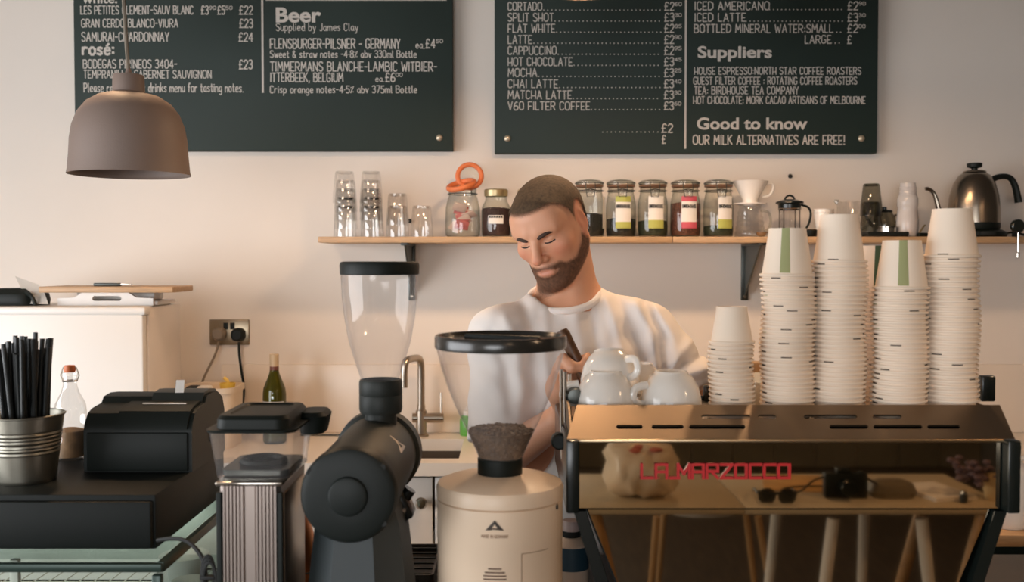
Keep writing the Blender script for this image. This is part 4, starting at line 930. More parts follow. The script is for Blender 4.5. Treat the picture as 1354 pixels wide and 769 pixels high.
w = MB(); w.torus((0, 0, 0.142), 0.0125, 0.0012, ms=6); w.tube([(0.0125, 0, 0.142), (0.017, 0, 0.152), (0.012, 0, 0.166), (0, 0, 0.170), (-0.012, 0, 0.166), (-0.017, 0, 0.152), (-0.0125, 0, 0.142)], 0.0012, 6); w.build('wire_bail', M_steel, t)
MB().lathe([(0.009, 0.158), (0.0105, 0.162), (0.009, 0.170), (0, 0.171)], 16).build('stopper', M_orange, t)

# ------------------------------------------------------------------ ribbed aluminium grinder
AY = 1.33; ax0, ax1 = PX(288, AY), PX(369, AY); aw = ax1 - ax0; az = PZ(641, AY)
t = thing('ribbed_grinder', 'ribbed aluminium coffee grinder with clear square hopper and black lid', 'coffee grinder', ((ax0 + ax1) / 2, AY, CZ))
ah = az - CZ
M_alu = mat('ribbed_aluminium', rgb(170, 156, 148), 0.32, 1.0)
m = MB(); poly = []; nr = 9
def ribs(x0, x1, n):
    p = []
    for i in range(n):
        w = (x1 - x0) / n; x = x0 + i * w; p += [(x + w * 0.08, 0.0), (x + w * 0.3, -0.0035), (x + w * 0.7, -0.0035), (x + w * 0.92, 0.0)]
    return p
poly = [(-aw / 2, 0.004)] + ribs(-aw / 2 + 0.004, -aw * 0.09, 6) + [(-aw * 0.08, -0.001), (aw * 0.08, -0.001)] + ribs(aw * 0.09, aw / 2 - 0.004, 6) + [(aw / 2, 0.004), (aw / 2, 0.155), (-aw / 2, 0.155)]
m.prism(poly, 'z', 0.02, ah).build('body', M_alu, t, 30)
MB().box((aw / 2 + 0.001, 0.08, ah / 2), (0.002, 0.13, ah - 0.03), 0.0005).build('side_plate', mat('side_alu', rgb(178, 170, 162), 0.3, 1.0), t)
MB().box((aw / 2 - 0.001, 0.001, ah / 2), (0.007, 0.006, ah - 0.02), 0.001).build('edge_strip', M_black, t)
MB().box((-aw / 2 - 0.001, 0.001, ah / 2), (0.007, 0.006, ah - 0.02), 0.001).build('edge_strip', M_black, t)
MB().box((0, 0.07, 0.010), (aw + 0.02, 0.20, 0.02), 0.004).build('base', M_black, t)
MB().box((0, 0.075, ah + 0.003), (aw + 0.008, 0.165, 0.006), 0.002).build('top_plate', M_steel2, t)
hz0 = ah + 0.0062; hz1 = PZ(571, AY - 0.01) - CZ
def sq(w, d, r, cy=0.075): return [(x, y + cy) for x, y in rrect(w, d, r, 5)]
wb, wt = S(99, AY), S(116, AY - 0.012)
hp = MB(); rloft(hp, [(sq(wb, 0.13, 0.014), hz0), (sq(wt, 0.155, 0.016), hz1)], capt=False)
hp.build('hopper', G_hopper, t)
MB().torus((0, 0.075, hz0 + 0.012), 0.028, 0.006).build('throat_ring', M_black, t)
cg = MB(); rloft(cg, [(sq(wb * 0.9, 0.11, 0.012), hz0 + 0.002), (sq(wb * 0.92, 0.112, 0.012), hz0 + 0.010)]); cg.build('hopper_floor', M_darksteel, t)
ld = MB(); rloft(ld, [(sq(wt + 0.004, 0.160, 0.018), hz1 - 0.003), (sq(wt + 0.006, 0.162, 0.018), hz1 + 0.001)]); rloft(ld, [(sq(wt - 0.016, 0.142, 0.018), hz1 + 0.001), (sq(wt - 0.018, 0.140, 0.018), hz1 + 0.014), (sq(wt - 0.026, 0.13, 0.016), hz1 + 0.019), (sq(wt - 0.046, 0.11, 0.014), hz1 + 0.0195), (sq(wt - 0.05, 0.106, 0.013), hz1 + 0.017)])
ld.build('lid', M_black, t)
tb = MB(); rloft(tb, [([(x * 1.0 + wt / 2 + 0.004, y + 0.125) for x, y in rrect(0.034, 0.06, 0.014, 5)], hz1 - 0.022), ([(x + wt / 2 + 0.006, y + 0.125) for x, y in rrect(0.042, 0.07, 0.018, 5)], hz1 + 0.004), ([(x + wt / 2 + 0.004, y + 0.125) for x, y in rrect(0.036, 0.062, 0.016, 5)], hz1 + 0.010)])
tb.build('lid_tab', M_black, t)

# copper flask
fy = 1.72
t = thing('copper_flask', 'copper coloured conical steel flask with black cap behind the ribbed grinder', 'flask', (PX(384, fy), fy, CZ))
z = lambda py: PZ(py, fy) - CZ
MB().lathe([(0, 0.002), (S(43, fy), 0.0), (S(45, fy), 0.006), (S(40, fy), z(748)), (S(30, fy), z(710)), (S(17, fy), z(664)), (0, z(664))], 36).build('body', M_copper, t)
MB().lathe([(S(17.5, fy), z(664)), (S(17.5, fy), z(650)), (S(12, fy), z(640)), (S(12, fy), z(618)), (0, z(617))], 28).build('cap', M_black, t)
MB().torus((0, 0, z(748)), S(40.4, fy), 0.0014, ms=6).build('seam', M_darksteel, t)

# ------------------------------------------------------------------ big dark bag grinder with tall hopper
EC = P(460, 656, 1.30); er = S(65, 1.30)
t = thing('barrel_grinder', 'large charcoal barrel-bodied coffee grinder with tall clear hopper', 'coffee grinder', (EC.x, EC.y, CZ))
ez = EC.z - CZ; RX = Matrix.Rotation(-math.pi / 2, 3, 'X')    # local z -> +y
def barrel(mb, prof, seg=56): return mb.lathe(prof, seg, (0, 0, ez), RX)
barrel(MB(), [(0, 0.018), (er - 0.003, 0.018), (er - 0.002, 0.022), (er - 0.002, 0.285), (er + 0.004, 0.288), (er + 0.005, 0.316), (er - 0.004, 0.322), (0, 0.322)]).build('barrel', M_grinder_black, t)
fc = barrel(MB(), [(0.027, -0.0005), (er - 0.010, 0.0), (er - 0.003, 0.003), (er, 0.009), (er, 0.024), (er - 0.004, 0.026), (0, 0.026)]).build('front_cover', mat('cover_black', rgb(22, 28, 26), 0.5, spec=0.3), t)
barrel(MB(), [(0, -0.006), (0.022, -0.006), (0.0255, -0.0045), (0.027, -0.0005), (0.028, 0.002), (0, 0.002)]).build('centre_disc', mat('cover_black', rgb(28, 34, 32), 0.5), fc)
for a in (148, 40, -38):
    x, zz_ = (er - 0.005) * math.cos(math.radians(a)), (er - 0.005) * math.sin(math.radians(a))
    MB().lathe([(0, -0.002), (0.004, -0.002), (0.005, 0.0), (0.005, 0.008), (0, 0.008)], 16, (x, 0.004, ez + zz_), RX).build('screw', M_rubber, fc)
# column: eight sided, flaring downwards
def octo(cx, cy, hx, hy, cut): return [(cx - hx, cy - hy + cut), (cx - hx + cut, cy - hy), (cx + hx - cut, cy - hy), (cx + hx, cy - hy + cut), (cx + hx, cy + hy - cut), (cx + hx - cut, cy + hy), (cx - hx + cut, cy + hy), (cx - hx, cy + hy - cut)]
cx = P(476, 700, 1.40).x - EC.x
m = MB(); rloft(m, [(octo(cx, 0.125, 0.085, 0.11, 0.045), 0.0), (octo(cx, 0.125, 0.080, 0.105, 0.042), 0.03), (octo(cx, 0.125, 0.060, 0.085, 0.034), ez - er + 0.004), (octo(cx, 0.125, 0.050, 0.08, 0.03), ez - er * 0.45)])
m.build('stand', mat('stand_grey', rgb(50, 57, 59), 0.48, spec=0.4, bump=0.08, bscale=400), t, 20)
# neck, collar, hopper
HY = 1.56; hx = PX(503, HY) - EC.x; hyy = HY - EC.y
z = lambda py: PZ(py, HY) - CZ; r_ = lambda n: S(n, HY)
MB().lathe([(0, ez + er - 0.02), (r_(21), ez + er - 0.02), (r_(21), z(541)), (0, z(541))], 36, (hx, hyy, 0)).build('neck', M_grinder_black, t)
MB().lathe([(r_(19), z(545)), (r_(27), z(545)), (r_(28.5), z(540)), (r_(28.5), z(522)), (r_(28), z(521)), (r_(28.5), z(520)), (r_(28.5), z(504)), (r_(27), z(501)), (r_(24), z(501)), (r_(22), z(530)), (0, z(531))], 40, (hx, hyy, 0)).build('collar', M_grinder_black, t)
hop = [(r_(23.5), z(505)), (r_(27), z(495)), (r_(32.5), z(479)), (r_(41), z(450)), (r_(46.3), z(420)), (r_(49.6), z(390)), (r_(51), z(362))]
hp = MB().lathe(hop, 48, (hx - 0.001, hyy, 0)).build('hopper', G_hopper, t)
MB().lathe([(r_(51), z(363)), (r_(52), z(362)), (r_(52.5), z(350)), (r_(51), z(346.5)), (r_(47), z(345.5)), (r_(45), z(347)), (0, z(347))], 48, (hx - 0.001, hyy, 0)).build('hopper_lid', M_black, hp)
# shutter knob, latch and spout on the right flank
fl = MB(); px_ = P(537, 672, 1.47) - Vector((EC.x, EC.y, CZ))
fl.box((px_.x - 0.004, px_.y, px_.z + 0.012), (0.016, 0.05, 0.05), 0.004, Matrix.Rotation(math.radians(-25), 3, 'Y'))
fl.box((px_.x - 0.010, px_.y - 0.01, px_.z - 0.026), (0.018, 0.03, 0.05), 0.004, Matrix.Rotation(math.radians(18), 3, 'Y'))
fl.tube([(px_.x - 0.022, px_.y, px_.z - 0.01), (px_.x + 0.006, px_.y, px_.z + 0.030)], 0.010, 12)
fl.build('bag_clamp', M_blackgloss, t)
for dx, dz in ((-0.001, 0.004), (-0.008, -0.016)): MB().ball((px_.x + dx, px_.y - 0.028, px_.z + dz), 0.0045, (1, 1, 1), 12).build('bolt', M_steel2, t)
# brand triangle on the flank
a = math.radians(12); nx, nz = math.cos(a), math.sin(a); yb = 0.165
m = MB()
def fp(ang, y): return (math.cos(ang) * (er - 0.0012), y, ez + math.sin(ang) * (er - 0.0012))
tri_o = [(0.50, yb - 0.028), (0.50, yb + 0.028), (0.98, yb)]
tri_i = [(0.58, yb - 0.009), (0.58, yb + 0.009), (0.76, yb)]
for k in range(3):
    j = (k + 1) % 3
    m.quad(fp(*tri_o[k]), fp(*tri_o[j]), fp(*tri_i[j]), fp(*tri_i[k]))
m.build('emblem', mat('emblem_silver', rgb(170, 160, 148), 0.4, 0.5), t, 0)

# ------------------------------------------------------------------ cream round grinder with the big hopper
GY = 1.42; gx = PX(661, GY)
t = thing('cream_grinder', 'cream round-bodied coffee grinder with wide clear hopper of beans', 'coffee grinder', (gx, GY, CZ))
z = lambda py: PZ(py, GY) - CZ; r_ = lambda n: S(n, GY)
zl = z(642)
MB().lathe([(r_(80), z(655)), (r_(84), z(654)), (r_(84.5), zl + 0.001), (r_(82), zl + 0.007), (r_(70), zl + 0.012), (r_(34), zl + 0.019), (0, zl + 0.020)], 72).build('lid', M_cream, t)
bz = MB().lathe([(0, 0.03), (r_(83), 0.03), (r_(83), z(706)), (r_(83.6), z(705)), (r_(83.6), z(656.5)), (r_(81), z(655)), (0, z(655))], 72).build('body', M_cream, t)
MB().lathe([(0, 0.0), (r_(88), 0.0), (r_(88), 0.02), (r_(83), 0.031), (0, 0.031)], 56).build('foot_ring', M_black, t)
def on_cyl(mb, R):
    for v in mb.bm.verts:
        a = -math.pi / 2 + v.co.x / R; rr = R + v.co.y; v.co = (rr * math.cos(a), rr * math.sin(a), v.co.z)
    return mb
Rg = r_(83.6)
m = MB(); xo = S(-6, GY - Rg)                         # emblem triangle, front and slightly left
zf = lambda py: PZ(py, GY - Rg) - CZ
n_ = lambda n: S(n, GY - Rg)
o_ = [(xo - n_(12.5), zf(701)), (xo + n_(12.5), zf(701)), (xo, zf(687.5))]; i_ = [(xo - n_(4), zf(698)), (xo + n_(4), zf(698)), (xo, zf(693))]
for k in range(3):
    j = (k + 1) % 3; m.quad(*[(p[0], 0.0006, p[1]) for p in (o_[k], o_[j], i_[j], i_[k])])
on_cyl(m, Rg).build('emblem', mat('dark_print', rgb(58, 48, 40), 0.5), t, 0)
m = MB(); stroke_text(m, 'MADE IN GERMANY', xo - n_(18), xo + n_(18), zf(711), zf(707), 0, 0.16)
for v in m.bm.verts: v.co.y = 0.0006
on_cyl(m, Rg).build('lettering', mat('brown_print', rgb(150, 118, 94), 0.5), t, 0)
Rl = r_(83)
v_ = MB()
for i, (py, hw) in enumerate(((752, 9), (757, 13.5), (761.5, 15.5), (766, 15.5), (771, 13.5), (776, 9))):
    q = MB(); 
    for s in range(8):
        x0_, x1_ = xo + n_(-hw + 2 * hw * s / 8), xo + n_(-hw + 2 * hw * (s + 1) / 8)
        v_.quad((x0_, 0.0006, zf(py + 1)), (x1_, 0.0006, zf(py + 1)), (x1_, 0.0006, zf(py - 1)), (x0_, 0.0006, zf(py - 1)))
on_cyl(v_, Rl).build('vent_slots', mat('vent_dark', rgb(96, 70, 54), 0.7), t, 0)
pn = MB(); 
for xa, za, zb in ((n_(30), 0.03, zf(733)),):
    pn.quad((xa, 0.0007, za), (xa + 0.0012, 0.0007, za), (xa + 0.0012, 0.0007, zb), (xa, 0.0007, zb))
for s in range(16):
    xa = n_(30) + (n_(74) - n_(30)) * s / 16; xb = n_(30) + (n_(74) - n_(30)) * (s + 1) / 16
    pn.quad((xa, 0.0007, zf(733) - 0.001), (xb, 0.0007, zf(733) - 0.001), (xb, 0.0007, zf(733)), (xa, 0.0007, zf(733)))
on_cyl(pn, Rl).build('panel_seam', mat('seam_brown', rgb(150, 122, 100), 0.6), t, 0)
MB().lathe([(0, 0.0015), (0.004, 0.001), (0.0045, -0.003)], 12, (Rg * math.cos(math.radians(-27)), Rg * math.sin(math.radians(-27)), z(660)), Matrix.Rotation(math.radians(90), 3, 'Y') ).build('lock_screw', M_rubber, t)
MB().lathe([(r_(29), zl + 0.016), (r_(29.7), zl + 0.018), (r_(29.7), z(605)), (r_(28), z(603)), (0, z(603))], 44).build('collar', M_black, t)
hcx = S(1.0, GY)
hop = [(r_(29), z(604)), (r_(38), z(583)), (r_(50), z(558)), (r_(61.5), z(533)), (r_(71), z(509)), (r_(79), z(484)), (r_(85.5), z(458))]
hp = MB().lathe(hop, 64, (hcx, 0, 0)).build('hopper', G_hopper, t)
zt_ = z(448)
ldm = MB().lathe([(r_(85), zt_ - 0.013), (r_(87), zt_ - 0.012), (r_(87.5), zt_ - 0.009), (r_(87.5), zt_ + 0.003), (r_(86), zt_ + 0.006), (r_(82), zt_ + 0.006), (r_(79), zt_ + 0.001), (r_(50), zt_ - 0.004), (0, zt_ - 0.005)], 64, (hcx, 0, 0)).build('hopper_lid', mat('hopper_lid_black', rgb(42, 40, 36), 0.22, spec=0.6), hp)
MB().box((hcx + 0.002, 0.004, zt_ + 0.0), (0.125, 0.008, 0.012), 0.003, Matrix.Rotation(math.radians(-28), 3, 'Z')).build('lid_rib', M_black, hp)
# the beans
M_bean = mat('coffee_bean', rgb(98, 74, 52), 0.5, spec=0.4, var=0.35, vscale=90)
zb_top = z(571)
fillp = [(0, z(603.5)), (r_(27.5), z(603)), (r_(36), z(583)), (r_(43.0), z(569)), (r_(30), zb_top + 0.004), (0, zb_top + 0.008)]
bm_ = MB(); bm_.lathe(fillp, 40, (hcx, 0, 0))
def hop_r(zv):
    for (ra, za), (rb, zb) in zip(hop[:-1], hop[1:]):
        if za <= zv <= zb: return ra + (rb - ra) * (zv - za) / (zb - za)
    return hop[0][0]
for i in range(620):
    a = random.uniform(0, 2 * math.pi)
    if i < 400:
        zv = random.uniform(z(603), zb_top + 0.001); rr = hop_r(zv) - 0.0042
    else:
        rr = r_(41) * math.sqrt(random.random()); zv = zb_top + 0.005 - rr * 0.06 + random.uniform(-0.001, 0.002)
    R = Matrix.Rotation(random.uniform(0, 6.28), 3, 'Z') @ Matrix.Rotation(random.uniform(0, 3.14), 3, 'X')
    bm_.lathe([(0, -0.0042), (0.0022, -0.003), (0.0030, 0), (0.0022, 0.003), (0, 0.0042)], 6, (hcx + rr * math.cos(a), rr * math.sin(a), zv), R)
o = bm_.build('coffee_beans', M_bean, None, 50); o.location = (gx, GY, CZ); tag(o, 'heap of roasted coffee beans in the wide clear hopper', 'coffee beans', None, 'stuff')

# dark tray and milk bottle on the counter
t = thing('drip_tray', 'low dark metal tray on the counter between the two big grinders', 'tray', ((PX(500, 1.87) + PX(577, 1.87)) / 2, 1.89, CZ))
tw_ = PX(577, 1.87) - PX(500, 1.87)
m = MB(); rloft(m, [(rrect(tw_, 0.2, 0.01), 0.0), (rrect(tw_, 0.2, 0.01), 0.024), (rrect(tw_ - 0.008, 0.192, 0.008), 0.024), (rrect(tw_ - 0.012, 0.188, 0.008), 0.010)]); m.build('pan', mat('tray_dark', rgb(52, 46, 40), 0.45, 0.3, var=0.4, vscale=70), t)
m = MB()
for i in range(6): m.box((0, -0.08 + i * 0.032, 0.020), (tw_ - 0.012, 0.005, 0.003))
m.build('grid', M_black, t)
my = 1.68
t = thing('milk_bottle', 'plastic milk bottle with blue label between cream grinder and espresso machine', 'bottle', (PX(756, my), my, CZ))
z = lambda py: PZ(py, my) - CZ
MB().lathe([(0, 0.002), (0.028, 0.0), (0.030, 0.005), (0.030, z(718)), (0.022, z(712)), (0.013, z(707)), (0, z(707))], 28).build('body', mat('milk_plastic', rgb(212, 186, 164), 0.5), t)
MB().lathe([(0.0303, z(749)), (0.0303, z(719))], 28).build('blue_label', mat('teal_label', rgb(40, 66, 80), 0.5), t)
MB().lathe([(0.013, z(711)), (0.0165, z(707)), (0.0165, z(700)), (0, z(700))], 20).build('neck_ring', M_rubber, t)
MB().lathe([(0.016, z(700)), (0.0165, z(690)), (0.014, z(687)), (0, z(687))], 20).build('cap', mat('pink_cap', rgb(196, 176, 172), 0.4), t)

# ------------------------------------------------------------------ espresso machine
F = 1.45
ex0, ex1 = PX(748, F), PX(1345, F); emx = (ex0 + ex1) / 2; zt, zb = PZ(580.5, F), PZ(673, F)
TRY = 1.53; TZ = PZ(535.5, TRY); BK = 1.80
em = thing('espresso_machine', 'large steel espresso machine with mirror back panel and red lettering', 'espresso machine', (emx, F, CZ))
L_ = lambda p: Vector(p) - Vector((emx, F, CZ))
hw = (ex1 - ex0) / 2
bz0 = 0.055
MB().box((0, (BK - F) / 2 + 0.012, (zb - CZ + zt - CZ) / 2), (2 * hw - 0.02, BK - F - 0.004, zt - zb - 0.004), 0.003).build('body', M_black, em)
MB().prism([(-hw + 0.030, zb - CZ), (hw - 0.030, zb - CZ), (hw - 0.10, bz0), (-hw + 0.10, bz0)], 'y', 0.020, BK - F).build('lower_body', M_black, em, 0)
pl, pr = PX(766, F) - emx, PX(1326, F) - emx
MB().box(((pl + pr) / 2, 0.004, (zt + zb) / 2 - CZ), (pr - pl, 0.008, zt - zb - 0.002), 0.0008).build('back_panel', M_mirror, em, 0)
MB().prism([(-hw + 0.034, zb - CZ - 0.002), (hw - 0.034, zb - CZ - 0.002), (hw - 0.104, bz0), (-hw + 0.104, bz0)], 'y', 0.006, 0.0195).build('lower_panel', M_mirror, em, 0)
for s in (-1, 1):
    w = pl + hw
    MB().box((s * (hw - w / 2 + 0.0004), 0.17, (zt + zb) / 2 - CZ), (w - 0.001, 0.38, zt - zb + 0.003), 0.003).build('end_panel', M_blackgloss, em)
    x0_ = hw - 0.0145
    MB().prism([(s * (hw - 0.030), zb - CZ - 0.002), (s * (hw - 0.012), zb - CZ - 0.002), (s * (hw - 0.082), 0.0), (s * (hw - 0.102), 0.0)], 'y', -0.004, 0.05).build('leg', M_blackgloss, em, 0)
    MB().prism([(s * (hw - 0.030), zb - CZ - 0.002), (s * (hw - 0.012), zb - CZ - 0.002), (s * (hw - 0.082), 0.0), (s * (hw - 0.102), 0.0)], 'y', 0.28, 0.335).build('leg', M_blackgloss, em, 0)
# sloping slotted gallery
from mathutils.geometry import tessellate_polygon
A0, A1 = L_(P(750, 580, F - 0.004)), L_(P(1345, 580, F - 0.004)); B0, B1 = L_(P(763, 535, TRY)), L_(P(1324, 535, TRY))
def gal(px, py):
    f = (580 - py) / 45.0; x = PX(px, F - 0.004 + f * (TRY - F + 0.004)) - emx
    return Vector((x, A0.y + (B0.y - A0.y) * f, A0.z + (B0.z - A0.z) * f))
outer = [(750, 580), (1345, 580), (1324, 535), (763, 535)]
def slot(x0, x1, y, h=2.6):
    return [(x0, y), (x0 + 2, y - h), (x1 - 2, y - h), (x1, y), (x1 - 2, y + h), (x0 + 2, y + h)]
slots = [slot(a, b, 551) for a, b in ((928, 994), (1003, 1028), (1064, 1135), (1155, 1194))] + [slot(a, b, 564.5) for a, b in ((815, 851), (862, 905), (912, 987), (1098, 1150), (1156, 1222), (1228, 1272))]
allp = outer + [p for s in slots for p in s]
tris = tessellate_polygon([[Vector((x, y, 0)) for x, y in outer]] + [[Vector((x, y, 0)) for x, y in s] for s in slots])
m = MB(); nrm = Vector((0, -(B0.z - A0.z), B0.y - A0.y)).normalized() * 0.003
fv = [m.bm.verts.new(gal(*p)) for p in allp]; bv = [m.bm.verts.new(gal(*p) - nrm) for p in allp]
for a, b, c in tris: m.bm.faces.new([fv[a], fv[b], fv[c]]); m.bm.faces.new([bv[c], bv[b], bv[a]])
s0 = 0
for n in [4] + [6] * len(slots):
    for i in range(n):
        j = (i + 1) % n; m.bm.faces.new([fv[s0 + i], fv[s0 + j], bv[s0 + j], bv[s0 + i]])
    s0 += n
M_gal = mat('gallery_steel', rgb(138, 118, 96), 0.42, 1.0, bump=0.05, bscale=60, stretch=(1, 40, 40))
m.build('gallery', M_gal, em, 0)
for s in (-1, 1):
    x = ex0 - emx if s < 0 else ex1 - emx
    MB().prism([(0.0 - 0.004, A0.z - 0.001), (TRY - F, B0.z), (BK - F, B0.z), (BK - F, A0.z - 0.001)], 'x', x + (0.0 if s < 0 else -0.003) + (0.008 if s < 0 else -0.008), x + (0.003 if s < 0 else 0.0) + (0.008 if s < 0 else -0.008)).build('gallery_side', M_gal, em, 0)
MB().box((0, -0.003, A0.z - 0.003), (2 * hw - 0.03, 0.006, 0.005), 0.0015).build('gallery_lip', mat('lip_steel', rgb(190, 165, 132), 0.3, 1.0), em)
CUPZ = TZ - 0.030
MB().box((0, (TRY + BK) / 2 - F, CUPZ - CZ - 0.002), (2 * hw - 0.04, BK - TRY - 0.004, 0.004)).build('cup_tray', M_steel, em, 0)
rz0 = PZ(523, BK - 0.005)
MB().box((0.1, BK - F - 0.004, (CUPZ + rz0) / 2 - CZ), (2 * hw - 0.23, 0.008, rz0 - CUPZ), 0.002).build('rear_rail', M_blackgloss, em)
x = (PX(1293, BK) + PX(1311, BK)) / 2 - emx; zz1 = PZ(495, BK)
MB().box((x, BK - F - 0.012, (zz1 + CUPZ) / 2 - CZ), (S(18, BK), 0.02, zz1 - CUPZ), 0.003).build('corner_post', M_blackgloss, em)
MB().box((PX(934, BK) - emx, BK - F - 0.012, (PZ(508, BK) + CUPZ) / 2 - CZ), (S(10, BK), 0.016, PZ(508, BK) - CUPZ), 0.003).build('corner_post', M_blackgloss, em)
# steam rods and knob at the left end
for i, (pxa, pxb) in enumerate(((744, 742), (749, 747), (754.5, 753))):
    a, b = L_(P(pxa, 606, 1.57 + i * 0.02)), L_(P(pxb, 488 + i * 3, 1.57 + i * 0.02))
    MB().tube([a, a * 0.5 + b * 0.5, b], 0.0028, 8).build('steam_pipe', M_steel2, em)
kb = L_(P(739, 581, 1.56)); Rk = Matrix.Rotation(math.pi / 2, 3, 'X')
MB().lathe([(0, 0.022), (0.010, 0.022), (0.013, 0.018), (0.013, 0.0), (0.006, -0.004), (0.006, -0.02), (0, -0.02)], 20, kb, Rk).build('steam_knob', M_black, em)
MB().lathe([(0, 0.02), (0.012, 0.018), (0.015, 0.0), (0.012, -0.02), (0, -0.022)], 20, L_(P(760, 522, 1.60)), Rk).build('valve_knob', M_darksteel, em)
# raised red lettering
BL = {'L': "0,10 0,0 5,0", 'A': "0,0 0,10 5,10 5,0|0,4.6 5,4.6", '_': "0,0 4,0", 'M': "0,0 0,10 2.6,3 5.2,10 5.2,0", 'R': "0,0 0,10 5,10 5,5 0,5|2,5 5,0", 'Z': "0,10 5,10 0,0 5,0", 'O': "0,0 0,10 5,10 5,0 0,0", 'T': "0,10 5,10|2.5,10 2.5,0", 'C': "5,10 0,10 0,0 5,0"}
x = PX(849, F); m = MB(); word = 'LA_MARZOCCO'; adv = (PX(1050, F) - x) / sum({'_': 3.6}.get(c, 6.6) for c in word)
zl0, zl1 = PZ(631, F), PZ(613.5, F); k = (zl1 - zl0) / 10; pen = 0
rr = 0.0020
lay = 0
for ch in word:
    for st in BL[ch].split('|'):
        pts = [tuple(float(v) for v in q.split(',')) for q in st.split()]
        pts = [Vector((x + (pen + a) * adv - emx, 0, zl0 + b * k - CZ)) for a, b in pts]
        for a, b in zip(pts[:-1], pts[1:]):
            tt = (b - a).normalized(); nn = Vector((-tt.z, 0, tt.x)) * rr; e = tt * rr
            q = [a - e + nn, a - e - nn, b + e - nn, b + e + nn]
            lay += 1; A = [m.bm.verts.new((p.x, -0.0006, p.z)) for p in q]; B = [m.bm.verts.new((p.x, -0.0030 - 0.00012 * (lay % 4), p.z)) for p in q]
            m.bm.faces.new(B); m.bm.faces.new(list(reversed(A)))
            for i in range(4): m.bm.faces.new([A[i], A[(i + 1) % 4], B[(i + 1) % 4], B[i]])
    pen += 3.6 if ch == '_' else 6.6
for i in range(9):
    pz_ = x + adv * (8 + i * 7.5) - emx
    m.box((pz_, -0.001, zl0 - CZ), (0.002, 0.002, 0.002))
m.build('red_lettering', M_red, em, 0)

# ------------------------------------------------------------------ paper cups
def paper_cup(name, rr, rb, h, print_m, mark_m):
    """stands upside down, rim at z = 0"""
    seg = 60; mb = MB(); bm = mb.bm
    levels = [(rr - 0.0004, 0.0040), (rr - 0.0004 - (rr - rb) * 0.05, 0.0064), (rr - 0.0004 - (rr - rb) * 0.93, h - 0.006), (rb, h)]
    rings = [[bm.verts.new((r * math.cos(2 * math.pi * i / seg), r * math.sin(2 * math.pi * i / seg), zz)) for i in range(seg)] for r, zz in levels]
    for li in range(3):
        for i in range(seg):
            f = bm.faces.new([rings[li][i], rings[li][(i + 1) % seg], rings[li + 1][(i + 1) % seg], rings[li + 1][i]])
            if print_m and i in (43, 44, 45, 46) and li in (1, 2): f.material_index = 1      # stripe at the -Y side
            if li == 0 and i in (13, 14, 15, 16): f.material_index = 2
    mb.lathe([(rb, h), (rb - 0.0015, h), (rb - 0.002, h - 0.004), (0, h - 0.004)], seg)
    mb.torus((0, 0, 0.0024), rr + 0.0014, 0.0024, seg=seg, ms=8)
    o = mb.build(name, M_paper, None, 40)
    o.data.materials.append(print_m or M_paper); o.data.materials.append(mark_m)
    return o
SRC = {}
def cup_stack(px, ytop, Y, pitch, kind, desc, toprot, twist=0.0012, lead=False):
    rr, rb, h, pm = {'small': (0.0335, 0.0245, 0.0595, None), 'stripe': (0.0405, 0.0295, 0.0775, M_green), 'plain': (0.0405, 0.0300, 0.0775, M_dkgreen)}[kind]
    x = PX(px, Y); n = int(round((PZ(ytop, Y) - CUPZ - h) / pitch)) + 1
    pitch = (PZ(ytop, Y) - CUPZ - h) / (n - 1)
    for k in range(n):
        top = n - 1 - k
        rz = toprot if top == 0 else (random.uniform(-2.4, 2.4) + math.pi if random.random() < 0.45 else random.uniform(-0.5, 0.5))
        rz = rz if top == 0 else (math.pi + random.uniform(-1.3, 1.3) if random.random() < 0.30 else random.choice((-1, 1)) * random.uniform(1.45, 1.75))
        if kind == 'small' and top: rz = random.uniform(-3.1, 3.1)
        loc = (x + 0.0018 * math.sin(k * 0.37 + px) + random.uniform(-1, 1) * 0.00025, Y + 0.0015 * math.sin(k * 0.29 + px) + random.uniform(-1, 1) * 0.00025, CUPZ + k * pitch + 0.0002)
        lab = 'white paper cup, %s of the %s' % ('topmost' if top == 0 else ('bottom one' if k == 0 else ordn(top + 1) + ' from the top'), desc)
        if kind not in SRC:
            o = paper_cup('paper_cup', rr, rb, h, pm, M_mark); tag(o, lab, 'paper cup', 'upturned paper cups stacked on the espresso machine'); SRC[kind] = o
            o.location = loc; o.rotation_euler = (0, 0, rz)
        else: o = dup(SRC[kind], loc, lab, rz)
        o.rotation_euler = (random.uniform(-0.002, 0.002), random.uniform(-0.002, 0.002), rz)
cup_stack(967.5, 405, 1.59, 0.0070, 'small', 'short narrow stack beside the mugs', 1.0, 0.0016)
cup_stack(1042, 302, 1.59, 0.00735, 'stripe', 'green-striped stack next to the short stack', -0.36)
cup_stack(1109, 284, 1.59, 0.00745, 'stripe', 'plain-topped tall stack between two green-striped ones', 2.6)
cup_stack(1190.5, 318, 1.575, 0.0079, 'stripe', 'green-striped stack next to the rightmost stack', -0.30)
cup_stack(1257, 276.5, 1.575, 0.0079, 'stripe', 'tallest stack at the right end', 2.4)
cup_stack(1160, 325, 1.70, 0.0080, 'plain', 'half-hidden rear stack with dark green stripe', -0.35)

